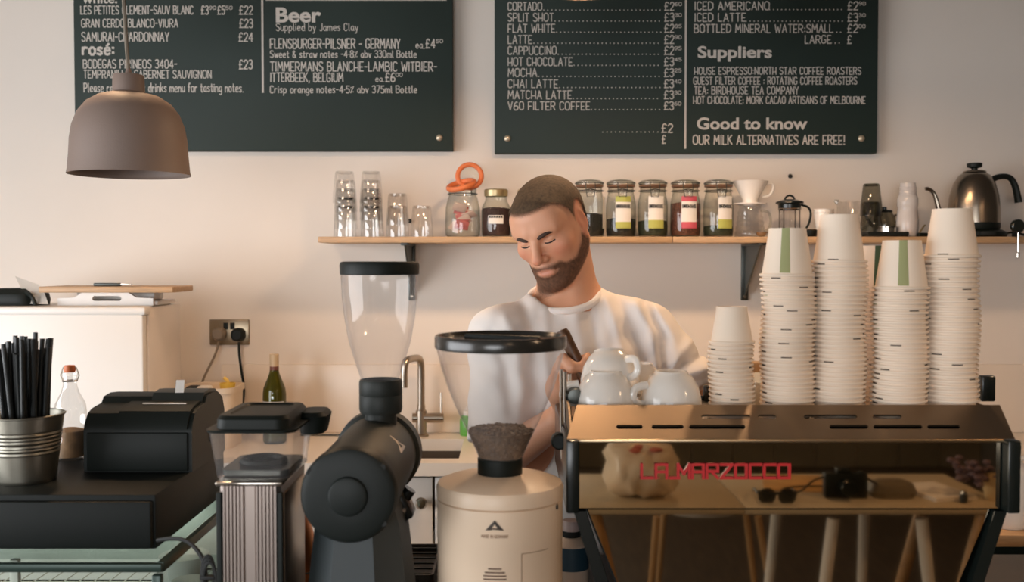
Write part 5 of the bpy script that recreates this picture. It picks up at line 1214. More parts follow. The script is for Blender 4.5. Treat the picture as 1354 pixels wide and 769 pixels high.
# ------------------------------------------------------------------ mugs on the machine
def mug_mesh(t):
    R, r, h = 0.050, 0.026, 0.073   # upside down: rim down
    MB().lathe([(R, 0.0), (R + 0.0008, 0.002), (R, 0.006), (R * 0.985, 0.028), (R * 0.88, 0.050), (R * 0.68, 0.067), (r + 0.002, h - 0.002), (r, h + 0.003), (r - 0.003, h + 0.003), (r - 0.004, h - 0.002), (0, h - 0.003), (0, h - 0.007), (R * 0.62, 0.062), (R * 0.82, 0.046), (R * 0.93, 0.026), (R - 0.004, 0.0)], 48, close=True).build('bowl', M_ceramic, t, 60)
    MB().tube(smooth_path([(-R * 0.97, 0, 0.024), (-R * 1.22, 0, 0.024), (-R * 1.42, 0, 0.034), (-R * 1.32, 0, 0.052), (-R * 0.88, 0, 0.055)], 2), 0.0050, 10, flat=1.3).build('handle', M_ceramic, t)
mg = thing('coffee_mug', 'white ceramic cup upside down at the left end, lower of the pile', 'cup', (PX(801, 1.60), 1.60, CUPZ + 0.0002), 0, 'white ceramic cups on the espresso machine')
mug_mesh(mg)
dup(mg, (PX(888, 1.60), 1.60, CUPZ + 0.0002), 'white ceramic cup upside down, alone beside the short cup stack', 0.35)
dup(mg, (PX(808, 1.625), 1.63, CUPZ + 0.031), 'white ceramic cup tilted on top of the lower upturned cup', rot=(math.radians(10), math.radians(14), 2.2))
dup(mg, (PX(845, 1.70), 1.72, CUPZ + 0.0002), 'white ceramic cup upside down behind the two front cups', 2.0)
t = thing('lidded_jar', 'glass jar with wooden lid standing between the short and tall cup stacks', 'jar', (PX(999, 1.72), 1.72, CUPZ + 0.0002))
MB().lathe([(0, 0.003), (0.018, 0.001), (0.020, 0.005), (0.020, 0.058), (0.018, 0.062)], 24).build('glass_body', G_jar, t)
MB().lathe([(0, 0.062), (0.020, 0.062), (0.021, 0.064), (0.021, 0.076), (0.019, 0.078), (0, 0.078)], 24).build('lid', M_wood, t)
MB().lathe([(0, 0.004), (0.0175, 0.004), (0.0185, 0.04), (0, 0.041)], 20).build('sugar', M_paperw, t)

# ------------------------------------------------------------------ trolley right of the machine
TZ2 = PZ(707, 2.22); tx0 = PX(1306, 2.22)
t = thing('serving_trolley', 'wooden-topped trolley behind the right end of the espresso machine', 'trolley', (tx0 + 0.3, 2.22, 0))
MB().box((0, 0.19, TZ2 - 0.014), (0.6, 0.38, 0.028), 0.003).build('top_board', M_oak, t)
MB().box((0, 0.19, 0.655), (0.58, 0.36, 0.02), 0.003).build('lower_shelf', mat('dark_green_shelf', rgb(40, 56, 48), 0.6), t)
MB().box((0, 0.372, 0.742), (0.57, 0.012, 0.15), 0.002).build('back_panel', mat('dark_green_shelf', rgb(40, 56, 48), 0.6), t)
for sx in (-1, 1):
    for sy in (0.02, 0.36): MB().box((sx * 0.285, sy, (TZ2 - 0.028) / 2), (0.022, 0.022, TZ2 - 0.028), 0.002).build('leg', M_darksteel, t)
t = thing('white_jug', 'white plastic jug standing on the trolley right of the machine', 'jug', (PX(1336, 2.30), 2.30, TZ2 + 0.0002))
MB().lathe([(0, 0.002), (0.040, 0.0), (0.046, 0.01), (0.048, 0.10), (0.044, 0.135), (0.030, 0.155), (0.024, 0.165), (0.024, 0.178), (0, 0.178)], 32).build('body', M_white, t)
MB().lathe([(0.026, 0.172), (0.027, 0.190), (0, 0.192)], 24).build('cap', M_black, t)
MB().tube(smooth_path([(0.026, 0, 0.160), (0.060, 0, 0.158), (0.066, 0, 0.120), (0.060, 0, 0.085), (0.046, 0, 0.075)]), 0.007, 8).build('handle', M_white, t)
PJ = None
for i, (px, yy) in enumerate(((1306, 2.30), (1334, 2.26), (1362, 2.30))):
    lab = ('small steel milk pitcher on the trolley shelf, nearest the machine leg', 'small steel milk pitcher on the trolley shelf, middle one', 'small steel milk pitcher on the trolley shelf, farthest right')[i]
    loc = (PX(px, yy), yy, 0.6652)
    if PJ is None:
        PJ = thing('milk_pitcher', lab, 'milk pitcher', loc, 0.3, 'steel milk pitchers on the trolley')
        MB().lathe([(0, 0.003), (0.034, 0.0), (0.036, 0.006), (0.036, 0.04), (0.028, 0.085), (0.030, 0.120), (0.0285, 0.120), (0.026, 0.085), (0.034, 0.04), (0.033, 0.008), (0, 0.006)], 28).build('body', M_steel2, PJ)
        MB().tube(smooth_path([(0.028, 0, 0.108), (0.058, 0, 0.105), (0.060, 0, 0.06), (0.036, 0, 0.035)]), 0.004, 8).build('handle', M_steel2, PJ)
        MB().tube([(-0.026, 0, 0.108), (-0.042, 0, 0.124)], [0.012, 0.004], 8).build('spout', M_steel2, PJ)
    else: dup(PJ, loc, lab, 0.3 + i)

# ------------------------------------------------------------------ customers' table behind the camera, seen in the polished panel
def Q(px, py, Ym):                       # a point of the room that the panel shows at (px, py)
    p = P(px, py, Ym); return Vector((p.x, 2 * F - p.y, p.z))
TH = 0.74
yn, yfar = yz(671, TH), yz(626, TH)
ta0, ta1 = PX(700, yn), PX(1345, yn)
t = thing('customer_table', 'long pale customer table reflected in the polished machine panel', 'table', ((ta0 + ta1) / 2, 2 * F - (yn + yfar) / 2, 0))
td = yfar - yn
sx_ = PX(988, yn) - (ta0 + ta1) / 2; hwT = (ta1 - ta0) / 2
MB().box(((-hwT + sx_) / 2, 0, TH - 0.012), (sx_ + hwT - 0.002, td, 0.024), 0.003).build('table_top', M_tabletop, t)
MB().box(((hwT + sx_) / 2, 0, TH - 0.012), (hwT - sx_ - 0.002, td, 0.024), 0.003).build('table_top', M_tabletop, t)
for pa, pb in ((786, 809), (1304, 1277)):
    for dy in (0, 1):
        a = Q(pa, 673, yn + 0.03); b = Q(pb, 769, yn + 0.03); d = b - a; b = a + d * ((a.z - 0.0) / (a.z - b.z))
        a.y -= dy * (td - 0.08); b.y -= dy * (td - 0.08); a.z = TH - 0.024; o_ = Vector(t.location)
        MB().tube([a - o_, b - o_], [0.022, 0.016], 12).build('leg', M_wood, t)
# white stool and wooden-legged stool under the table
st = thing('white_stool', 'white stool under the customer table, seen in the machine panel', 'stool', (Q(1165, 700, yn + 0.25).x, 2 * F - yn - 0.20, 0))
o_ = Vector(st.location)
MB().lathe([(0, 0.690), (0.105, 0.690), (0.11, 0.696), (0.11, 0.706), (0, 0.708)], 32).build('seat', M_white, st)
for (pa, pb, dy) in ((1104, 1092, 0.05), (1221, 1231, 0.05), (1032, 1020, 0.5), (1146, 1142, 0.5)):
    a = Q(pa, 674, yn + dy); b = Q(pb, 769, yn + dy); b = a + (b - a) * ((a.z - 0.0) / (a.z - b.z)); a.z = 0.692
    MB().tube([a - o_, b - o_], [0.020, 0.015], 12).build('leg', M_white, st)
ys_ = 3.95
st = thing('wooden_legged_stool', 'round pale stool on wooden legs under the customer table', 'stool', (PX(925, ys_), 2 * F - ys_, 0))
o_ = Vector(st.location); zs = PZ(690, ys_ - 0.18)
MB().lathe([(0, zs), (0.12, zs), (0.175, zs + 0.012), (0.195, zs + 0.035), (0.185, zs + 0.04), (0, zs + 0.03)], 36).build('seat', M_white, st)
for (pa, pb, yy) in ((869, 862, 3.80), (1003, 1018, 3.80), (880, 872, 4.10), (985, 997, 4.10)):
    a = Q(pa, 686, yy); b = Q(pb, 769, yy); b = a + (b - a) * ((a.z - 0.0) / (a.z - b.z)); a.z = zs + 0.012
    MB().tube([a - o_, b - o_], [0.014, 0.011], 10).build('leg', M_wood, st)
# things lying on the table
def on_table(px, py): 
    y = yz(py, TH); p = Q(px, py, y); return (p.x, p.y, TH + 0.0003), y
loc, y = on_table(847, 655)
t = thing('wrapped_loaf', 'plastic-wrapped white bag with red print on the customer table, reflected at left', 'bag', loc, 0.15)
hx_, hz_ = S(47, y), S(37, y)
m = MB(); 
rings = []
for i in range(13):
    f = i / 12.0; x = (f - 0.5) * 2 * hx_; k = (1 - abs(2 * f - 1) ** 3.2) ** 0.5 * 0.92 + 0.08
    ring = []
    for j in range(24):
        a = 2 * math.pi * j / 24; w = 1 + 0.05 * math.sin(5 * a + i) + 0.04 * math.sin(3 * a - 2 * i)
        ring.append(m.bm.verts.new((x + 0.01 * math.sin(a * 3 + i), 0.11 * k * w * math.cos(a), max(0.0, hz_ + hz_ * (0.5 + 0.5 * k) * w * math.sin(a)))))
    rings.append(ring)
for A, B in zip(rings[:-1], rings[1:]):
    for j in range(24): m.bm.faces.new([A[j], A[(j + 1) % 24], B[(j + 1) % 24], B[j]])
m.bm.faces.new(rings[0]); m.bm.faces.new(rings[-1])
m.build('paper_bag', mat('bag_paper', rgb(226, 206, 182), 0.45, coat=0.6), t, 60)
m = MB()
for j in range(6): m.ball((0.02 + random.uniform(-0.05, 0.03), 0.03 + 0.06 * random.random(), hz_ * 1.82 + random.uniform(-0.02, 0.01)), 0.016, (1.4, 0.9, 0.5), 10)
m.build('red_print', mat('bag_red', rgb(190, 96, 84), 0.6), t)
loc, y = on_table(1026, 663)
t = thing('sunglasses', 'dark sunglasses lying on the customer table, reflected below the red letters', 'sunglasses', loc, 0.1)
w = S(25, y)
for sx in (-1, 1):
    MB().lathe([(0.0, 0.0), (w * 0.46, 0.002), (w * 0.48, 0.0), (w * 0.46, -0.003), (0, -0.003)], 20, (sx * w * 0.52, 0.02, 0.022), Matrix.Rotation(math.radians(75), 3, 'X')).build('lens', M_blackgloss, t)
    MB().tube(smooth_path([(sx * w, 0.02, 0.03), (sx * w * 1.02, -0.05, 0.03), (sx * w * 0.9, -0.11, 0.008)]), 0.004, 6).build('temple', M_black, t)
MB().tube([(-w, 0.021, 0.035), (0, 0.024, 0.032), (w, 0.021, 0.035)], 0.005, 8).build('browline', M_black, t)
loc, y = on_table(1117, 657)
t = thing('camera', 'black compact camera with strap standing on the customer table, reflected', 'camera', loc, 0.08)
w, h = S(56, y), S(33, y)
MB().box((0, 0, h / 2), (w, 0.04, h), 0.006).build('body', M_black, t)
MB().box((-w * 0.05, 0, h + 0.006), (w * 0.34, 0.034, 0.018), 0.005).build('viewfinder', M_black, t)
MB().lathe([(0, 0.05), (0.024, 0.05), (0.026, 0.046), (0.028, 0.0), (0, 0.0)], 24, (0, 0.018, h * 0.5), Matrix.Rotation(-math.pi / 2, 3, 'X')).build('lens', M_blackgloss, t)
MB().lathe([(0, 0.0), (0.008, 0.0), (0.008, 0.006), (0, 0.006)], 16, (w * 0.36, 0, h)).build('dial', M_darksteel, t)
MB().tube(smooth_path([(-w / 2, 0, h * 0.8), (-w * 0.8, 0.03, h * 0.75), (-w * 1.1, 0.02, 0.012), (-w * 1.5, -0.05, 0.006), (-w * 1.0, -0.12, 0.005), (0, -0.13, 0.005), (w * 0.8, -0.08, 0.006), (w * 0.9, 0, h * 0.4), (w / 2, 0, h * 0.8)], 2), 0.0035, 6).build('strap', M_black, t)
loc, y = on_table(1050, 643)
t = thing('magazine', 'open orange and cream magazine behind the sunglasses, reflected', 'magazine', loc, 0.2)
MB().box((0, -0.05, 0.002), (0.20, 0.24, 0.004), 0.001).build('pages', mat('magazine_orange', rgb(206, 160, 96), 0.6, var=0.3, vscale=8), t)
loc, y = on_table(1178, 655)
m = MB(); rloft(m, [(rrect(0.13, 0.09, 0.03), 0.0), (rrect(0.15, 0.10, 0.035), 0.018), (rrect(0.13, 0.085, 0.03), 0.042), (rrect(0.08, 0.05, 0.02), 0.052)])
o = m.build('leather_pouch', M_dado); o.location = loc; tag(o, 'dark soft pouch on the customer table between camera and notebook', 'pouch')
loc, y = on_table(1236, 652)
t = thing('notebook', 'pale notebook lying flat on the customer table, reflected at right', 'notebook', loc, -0.25)
MB().box((0, 0, 0.002), (0.155, 0.21, 0.004), 0.001).build('cover', M_paperw, t); MB().box((0.001, 0, 0.0085), (0.150, 0.205, 0.009), 0.001).build('pages', mat('notebook_page', rgb(238, 228, 216), 0.7), t)
loc, y = on_table(1274, 664)
t = thing('salt_shaker', 'tiny dark shaker on the customer table beside the notebook', 'shaker', loc)
MB().lathe([(0, 0), (0.012, 0), (0.012, 0.022), (0.009, 0.03), (0, 0.03)], 16).build('body', M_black, t); MB().lathe([(0.010, 0.028), (0.009, 0.036), (0, 0.038)], 16).build('cap', M_steel2, t)
loc, y = on_table(1316, 660)
t = thing('flower_pot', 'small cream pot of dusky purple flowers at the table end, reflected', 'flower pot', loc)
MB().lathe([(0, 0), (0.030, 0), (0.042, 0.075), (0.038, 0.075), (0.028, 0.006), (0, 0.006)], 24).build('pot', mat('pot_cream', rgb(206, 178, 130), 0.6), t)
m = MB()
for i in range(40):
    a = random.uniform(0, 6.28); r = 0.09 * math.sqrt(random.random())
    m.ball((r * math.cos(a) - 0.05, r * math.sin(a) * 0.6, 0.075 + random.uniform(-0.02, 0.05)), 0.013, (1, 1, 0.7), 8)
m.build('flowers', mat('dusky_purple', rgb(104, 84, 92), 0.7), t)
# ------------------------------------------------------------------ the barista: one continuous skin grown from a distance field
class Field:
    def __init__(s, xs, ys, zs):
        s.ax = [np.asarray(a, np.float32) for a in (xs, ys, zs)]; s.F = np.full([len(a) for a in s.ax], 1.0, np.float32)
    def blk(s, lo, hi):
        sl = []
        for a, l, h in zip(s.ax, lo, hi): sl.append(slice(max(0, int(np.searchsorted(a, l)) - 1), min(len(a), int(np.searchsorted(a, h)) + 1)))
        sl = tuple(sl)
        if any(q.stop <= q.start for q in sl): return None, None
        return sl, np.meshgrid(*[a[q] for a, q in zip(s.ax, sl)], indexing='ij', sparse=True)
    def op(s, fn, lo, hi, k, mode='add'):
        sl, g = s.blk(lo, hi)
        if sl is None: return
        d = fn(*g).astype(np.float32); A = s.F[sl]
        if mode == 'add':
            h = np.clip(0.5 + 0.5 * (A - d) / k, 0, 1); s.F[sl] = A * (1 - h) + d * h - k * h * (1 - h)
        elif mode == 'sub':
            d = -d; h = np.clip(0.5 + 0.5 * (d - A) / k, 0, 1); s.F[sl] = A * (1 - h) + d * h + k * h * (1 - h)
        elif mode == 'off': s.F[sl] = A + d
    def caps(s, a, b, ra, rb, k=0.02, mode='add', T=None, scy=1.0):
        a, b = Vector(a), Vector(b)
        pad = max(ra, rb) * 1.3 + k + 0.01
        wa, wb = (T(a), T(b)) if T else (a, b)
        lo = [min(wa[i], wb[i]) - pad for i in range(3)]; hi = [max(wa[i], wb[i]) + pad for i in range(3)]
        def fn(X, Y, Z):
            if T: X, Y, Z = T.inv(X, Y, Z)
            d = b - a; L2 = max(d.length_squared, 1e-9)
            px, py, pz = X - a.x, Y - a.y, Z - a.z
            t = np.clip((px * d.x + py * d.y + pz * d.z) / L2, 0, 1)
            return np.sqrt((px - t * d.x) ** 2 + ((py - t * d.y) / scy) ** 2 + (pz - t * d.z) ** 2) - (ra + (rb - ra) * t)
        s.op(fn, lo, hi, k, mode)
    def ell(s, c, r, k=0.02, mode='add', T=None, R=None):
        c = Vector(c); pad = max(r) + k + 0.012; w = T(c) if T else c
        Ri = np.array(R.inverted()) if R is not None else None
        def fn(X, Y, Z):
            if T: X, Y, Z = T.inv(X, Y, Z)
            X, Y, Z = X - c.x, Y - c.y, Z - c.z
            if Ri is not None: X, Y, Z = [Ri[i][0] * X + Ri[i][1] * Y + Ri[i][2] * Z for i in range(3)]
            k0 = np.sqrt((X / r[0]) ** 2 + (Y / r[1]) ** 2 + (Z / r[2]) ** 2); k1 = np.sqrt((X / r[0] ** 2) ** 2 + (Y / r[1] ** 2) ** 2 + (Z / r[2] ** 2) ** 2)
            return k0 * (k0 - 1) / np.maximum(k1, 1e-6)
        s.op(fn, [w[i] - pad for i in range(3)], [w[i] + pad for i in range(3)], k, mode)

class Frame:
    """head frame: x to the person's left (image right), y out of the face, z up"""
    def __init__(s, o, M): s.o = Vector(o); s.M = M; s.A = np.array(M); s.Mi = np.array(M.inverted())
    def __call__(s, p): return s.o + s.M @ Vector(p)
    def inv(s, X, Y, Z):
        X, Y, Z = X - s.o.x, Y - s.o.y, Z - s.o.z
        return [s.Mi[i][0] * X + s.Mi[i][1] * Y + s.Mi[i][2] * Z for i in range(3)]

def surface_nets(F, ax, smooth_it=2):
    nx, ny, nz = F.shape; S_ = F < 0
    c = [S_[i:nx - 1 + i, j:ny - 1 + j, k:nz - 1 + k] for i in (0, 1) for j in (0, 1) for k in (0, 1)]
    cnt = sum(q.astype(np.int8) for q in c); act = (cnt > 0) & (cnt < 8)
    idx = np.argwhere(act); vid = np.full(act.shape, -1, np.int64); vid[act] = np.arange(len(idx))
    i, j, k = idx.T; acc = np.zeros((len(idx), 3)); n = np.zeros(len(idx))
    cor = [(0, 0, 0), (1, 0, 0), (0, 1, 0), (1, 1, 0), (0, 0, 1), (1, 0, 1), (0, 1, 1), (1, 1, 1)]
    V = {q: F[i + q[0], j + q[1], k + q[2]].astype(np.float64) for q in cor}
    for a in cor:
        for d in range(3):
            if a[d]: continue
            b = list(a); b[d] = 1; b = tuple(b); va, vb = V[a], V[b]; m = (va < 0) != (vb < 0)
            t = np.where(m, va / np.where(m, va - vb, 1), 0)
            p = np.zeros((len(idx), 3)); 
            for q in range(3): p[:, q] = a[q]
            p[:, d] += t; acc += p * m[:, None]; n += m
    pos = idx + acc / n[:, None]
    W_ = np.stack([np.interp(pos[:, q], np.arange(len(ax[q])), ax[q]) for q in range(3)], 1)
    quads = []
    for d in range(3):
        sl0 = [slice(1, -1)] * 3; sl0[d] = slice(0, -1); sl1 = list(sl0); sl1[d] = slice(1, None)
        A, B = S_[tuple(sl0)], S_[tuple(sl1)]; e = np.argwhere(A != B); 
        if len(e) == 0: continue
        inside = A[tuple(e.T)]
        base = e.copy(); 
        for q in range(3):
            if q != d: base[:, q] += 1
        u, v = [q for q in range(3) if q != d]
        def cell(du, dv):
            b = base.copy(); b[:, u] -= du; b[:, v] -= dv; return vid[tuple(b.T)]
        q4 = np.stack([cell(1, 1), cell(0, 1), cell(0, 0), cell(1, 0)], 1)
        flip = inside if d != 1 else ~inside
        q4[~flip] = q4[~flip][:, ::-1]; quads.append(q4)
    Q4 = np.concatenate(quads); Q4 = Q4[(Q4 >= 0).all(1)]
    for _ in range(smooth_it):
        s_ = np.zeros_like(W_); w_ = np.zeros(len(W_))
        for a, b in ((0, 1), (1, 2), (2, 3), (3, 0)):
            np.add.at(s_, Q4[:, a], W_[Q4[:, b]]); np.add.at(w_, Q4[:, a], 1)
            np.add.at(s_, Q4[:, b], W_[Q4[:, a]]); np.add.at(w_, Q4[:, b], 1)
        W_ = W_ * 0.5 + 0.5 * s_ / np.maximum(w_, 1)[:, None]
    return W_, Q4
def np_mesh(name, V, Q4, m, parent=None, attrs=None):
    me = bpy.data.meshes.new(name); me.vertices.add(len(V)); me.vertices.foreach_set('co', V.astype(np.float32).ravel())
    me.loops.add(Q4.size); me.loops.foreach_set('vertex_index', Q4.astype(np.int32).ravel())
    me.polygons.add(len(Q4)); me.polygons.foreach_set('loop_start', np.arange(0, Q4.size, 4, dtype=np.int32))
    me.update(calc_edges=True); me.validate(); me.shade_smooth()
    for an, arr in (attrs or {}).items():
        a = me.attributes.new(an, 'FLOAT', 'POINT'); a.data.foreach_set('value', arr.astype(np.float32))
    me.materials.append(m); o = bpy.data.objects.new(name, me); COL.objects.link(o)
    if parent: o.parent = parent
    return o
def axis(lo, hi, coarse, fine):
    """grid lines over lo..hi: coarse spacing, finer inside each (a, b, spacing) of fine"""
    out = [lo]
    while out[-1] < hi:
        x = out[-1]; h = coarse
        for a, b, sp in fine:
            if a - coarse * 0.5 <= x < b: h = min(h, sp)
        out.append(x + h)
    return np.array(out)

# pose
HY_ = 2.10
HC = P(727, 298, HY_)
yaw, pitch_h, roll = math.radians(-25), math.radians(27), math.radians(12)
f0 = Vector((math.sin(yaw) * math.cos(pitch_h), -math.cos(yaw) * math.cos(pitch_h), -math.sin(pitch_h)))
r0 = Vector((math.cos(yaw), math.sin(yaw), 0)); u0 = r0.cross(f0) * -1
u0 = f0.cross(r0) if f0.cross(r0).z > 0 else r0.cross(f0)
r1 = (r0 * math.cos(roll) + u0 * math.sin(roll)).normalized(); u1 = (u0 * math.cos(roll) - r0 * math.sin(roll)).normalized()
HM = Matrix((r1, f0, u1)).transposed() * 0.925
H = Frame(HC, HM)
NB = P(752, 392, 2.15)                                   # base of the neck
SL, SR = P(852, 443, 2.13), P(664, 449, 2.07)            # shoulders: image right, image left
EL, ER_ = P(938, 545, 2.00), P(664, 606, 1.99)           # elbows
WLh, WR = P(862, 590, 1.90), P(752, 545, 1.925)           # wrists
CH = Vector(((SL.x + SR.x) / 2, 2.115, SL.z - 0.14)); HIP = Vector((CH.x, 2.16, 0.93))

# what he holds: a wooden-handled portafilter, in his right hand
PFa, PFb = P(745, 440, 1.85), P(783, 516, 1.845)
pfd = (PFb - PFa).normalized(); pf0 = P(758, 467, 1.85); hold = pf0 + pfd * 0.050

def hand(Fd, wrist, grip, axis_d, palm_dir, rg, k=0.006, flip=1):
    """fist round a bar: grip = point on the bar, axis_d = along it (index to little finger), palm_dir = from bar to palm"""
    ax_ = axis_d.normalized(); pd = (palm_dir - ax_ * palm_dir.dot(ax_)).normalized(); td = ax_.cross(pd) * flip
    pc = grip + pd * (rg + 0.017)
    Rm = Matrix((ax_, pd, td)).transposed()
    Fd.ell(pc + td * -0.018, (0.043, 0.017, 0.044), 0.012, R=Rm)
    Fd.caps(wrist, pc + td * -0.045, 0.027, 0.026, 0.02)
    for i in range(4):
        off = (i - 1.5) * 0.0205; ln = (0.92, 1.05, 1.0, 0.80)[i]; rf = (0.0092, 0.0096, 0.0090, 0.0080)[i]
        R_ = rg + rf; pts = []
        for a in (15, 75, 140, 205):
            a = math.radians(90 - (a * ln - 15)); 
            pts.append(grip + ax_ * off + pd * (R_ * math.sin(a)) + td * (R_ * math.cos(a)))
        pts.insert(0, grip + ax_ * off * 0.95 + pd * (rg + 0.014) + td * 0.002)
        for a, b in zip(pts[:-1], pts[1:]): Fd.caps(a, b, rf, rf * 0.94, 0.004)
    t0 = pc - ax_ * 0.034 - td * 0.024; t1 = grip - ax_ * 0.048 - td * (rg + 0.010) + pd * 0.006; t2 = grip - ax_ * 0.030 - td * (rg + 0.012) - pd * 0.010; t3 = grip - ax_ * 0.018 - td * (rg * 0.4) - pd * (rg + 0.011)
    for a, b, ra, rb in ((t0, t1, 0.014, 0.0125), (t1, t2, 0.0122, 0.0112), (t2, t3, 0.0110, 0.0092)): Fd.caps(a, b, ra, rb, 0.006)

hx0, hx1 = HC.x - 0.125, HC.x + 0.125; hy0, hy1 = HC.y - 0.15, HC.y + 0.15; hz0_, hz1_ = HC.z - 0.17, HC.z + 0.15
xs = axis(-0.20, 0.55, 0.010, [(hx0, hx1, 0.0024), (WR.x - 0.11, WR.x + 0.10, 0.0042), (WLh.x - 0.1, WLh.x + 0.08, 0.0042)])
ys = axis(1.72, 2.36, 0.010, [(hy0, hy1, 0.0024), (1.76, 1.94, 0.0042)])
zs = axis(0.03, hz1_ + 0.02, 0.012, [(hz0_, hz1_, 0.0024), (WLh.z - 0.08, WLh.z + 0.1, 0.0042), (WR.z - 0.1, WR.z + 0.1, 0.0042)])
B = Field(xs, ys, zs)
def body_core(Fd, g=0.0):
    Fd.ell(CH, (0.178 + g, 0.112 + g, 0.19 + g), 0.05); Fd.ell((CH.x, 2.13, 1.04), (0.160 + g, 0.108 + g, 0.20), 0.06)
    Fd.ell(HIP, (0.172 + g, 0.118 + g, 0.13), 0.06)
    Fd.caps(NB + Vector((0.0, 0.0, -0.035)), SL, 0.060 + g, 0.056 + g, 0.05); Fd.caps(NB + Vector((0, 0, -0.035)), SR, 0.060 + g, 0.056 + g, 0.05)
    Fd.ell(CH + Vector((0.075, -0.06, 0.04)), (0.09 + g, 0.055 + g, 0.075 + g), 0.05); Fd.ell(CH + Vector((-0.075, -0.065, 0.04)), (0.09 + g, 0.055 + g, 0.075 + g), 0.05)
body_core(B)
B.caps(SL, EL, 0.052, 0.042, 0.04); B.caps(SR, ER_, 0.052, 0.042, 0.04)
B.caps(EL, WLh, 0.043, 0.027, 0.015); B.caps(ER_, WR, 0.043, 0.027, 0.015)
hand(B, WR, hold, pfd, (WR - hold), 0.013)
gl = WLh + Vector((-0.055, -0.05, -0.01)); hand(B, WLh, gl, Vector((0.1, 0.0, -1)), WLh - gl, 0.022, flip=-1)
for sx in (-1, 1):
    hp_ = Vector((HIP.x + sx * 0.088, 2.16, 0.90)); kn = Vector((HIP.x + sx * 0.10, 2.145, 0.49)); an = Vector((HIP.x + sx * 0.11, 2.18, 0.09))
    B.caps(hp_, kn, 0.085, 0.056, 0.04); B.caps(kn, an, 0.056, 0.040, 0.02); B.caps(an, an + Vector((sx * 0.02, -0.14, -0.03)), 0.036, 0.028, 0.02)
# neck
B.caps(H((0, -0.030, -0.035)), NB, 0.058, 0.066, 0.03)
B.caps(H((0.035, -0.02, -0.055)), NB + Vector((0.01, -0.055, -0.015)), 0.016, 0.014, 0.03)
B.caps(H((-0.03, -0.015, -0.06)), NB + Vector((-0.03, -0.05, -0.015)), 0.016, 0.014, 0.03)
# head
B.ell((0, -0.014, 0.026), (0.0765, 0.099, 0.081), 0.03, T=H)
B.ell((0, 0.012, -0.015), (0.0700, 0.082, 0.085), 0.02, T=H)
B.ell((0, 0.040, -0.055), (0.0535, 0.050, 0.062), 0.02, T=H)
for sx in (-1, 1):
    B.caps((sx * 0.060, -0.008, -0.052), (sx * 0.024, 0.068, -0.099), 0.015, 0.017, 0.025, T=H)       # jaw line
    B.ell((sx * 0.044, 0.060, -0.024), (0.022, 0.022, 0.018), 0.022, T=H)                             # cheekbone
    B.caps((sx * 0.014, 0.088, 0.0185), (sx * 0.046, 0.072, 0.0195), 0.0110, 0.0100, 0.010, T=H)       # brow ridge
B.ell((0, 0.055, 0.042), (0.058, 0.036, 0.040), 0.03, T=H)                                            # forehead
B.ell((0, 0.078, -0.106), (0.023, 0.019, 0.018), 0.022, T=H)                                          # chin
B.ell((0, 0.070, -0.070), (0.032, 0.028, 0.028), 0.02, T=H)                                           # muzzle
for sx in (-1, 1):
    B.ell((sx * 0.0315, 0.1000, 0.0000), (0.0190, 0.0215, 0.0125), 0.007, 'sub', T=H)                 # sockets
    B.ell((sx * 0.0318, 0.0735, -0.0015), (0.0150, 0.0145, 0.0115), 0.004, T=H)                       # lids over the eyes
    B.caps((sx * 0.0200, 0.0885, -0.0052), (sx * 0.044, 0.0815, -0.0050), 0.0013, 0.0011, 0.003, 'sub', T=H)   # lid line
    B.caps((sx * 0.019, 0.088, -0.0105), (sx * 0.044, 0.079, -0.0115), 0.0028, 0.0028, 0.006, T=H)    # lower lid
B.caps((0, 0.089, 0.012), (0, 0.114, -0.030), 0.0088, 0.0112, 0.010, T=H)                             # nose
B.ell((0, 0.1150, -0.0350), (0.0125, 0.0115, 0.0105), 0.007, T=H)
for sx in (-1, 1):
    B.ell((sx * 0.0130, 0.1005, -0.0385), (0.0082, 0.0105, 0.0082), 0.005, T=H)
    B.ell((sx * 0.0065, 0.1045, -0.0455), (0.0038, 0.0055, 0.0035), 0.003, 'sub', T=H)
B.ell((0, 0.0955, -0.0640), (0.0235, 0.0085, 0.0060), 0.006, T=H)                                      # lips
B.ell((0, 0.0950, -0.0755), (0.0210, 0.0095, 0.0068), 0.006, T=H)
B.caps((-0.0235, 0.0905, -0.0705), (0.0235, 0.0905, -0.0705), 0.0020, 0.0020, 0.004, 'sub', T=H)
B.caps((-0.010, 0.1035, -0.0698), (0.010, 0.1035, -0.0698), 0.0016, 0.0016, 0.004, 'sub', T=H)
for sx in (-1, 1):                                                                                     # ears
    Re = Matrix.Rotation(math.radians(sx * 14), 3, 'Z') @ Matrix.Rotation(math.radians(-14), 3, 'X')
    B.ell((sx * 0.0750, -0.012, -0.006), (0.0065, 0.0175, 0.0300), 0.006, T=H, R=Re)
    B.ell((sx * 0.0828, -0.009, -0.003), (0.0060, 0.0105, 0.0185), 0.005, 'sub', T=H, R=Re)
    B.ell((sx * 0.0735, -0.004, -0.033), (0.0055, 0.0085, 0.0085), 0.006, T=H)
V, Q4 = surface_nets(B.F, B.ax, 2)
lx, ly, lz = H.inv(V[:, 0], V[:, 1], V[:, 2])
def sm(a, b, x): t = np.clip((x - a) / (b - a), 0, 1); return t * t * (3 - 2 * t)
lip = np.exp(-((lx / 0.021) ** 4 + ((lz + 0.0705) / 0.0105) ** 4)) * (ly > 0.08)
warm = np.exp(-(((np.abs(lx) - 0.045) / 0.022) ** 2 + ((lz + 0.028) / 0.022) ** 2)) * (ly > 0.03) + np.exp(-((lx / 0.014) ** 2 + ((lz + 0.035) / 0.014) ** 2)) * (ly > 0.09) + 0.9 * (np.abs(lx) > 0.075) * (np.abs(lz) < 0.05)
M_skin = mat('skin', rgb(214, 158, 126), 0.48, spec=0.4, bump=0.06, bscale=600, sub=0.15)
nt = M_skin.node_tree; bs = nt.nodes['Principled BSDF']
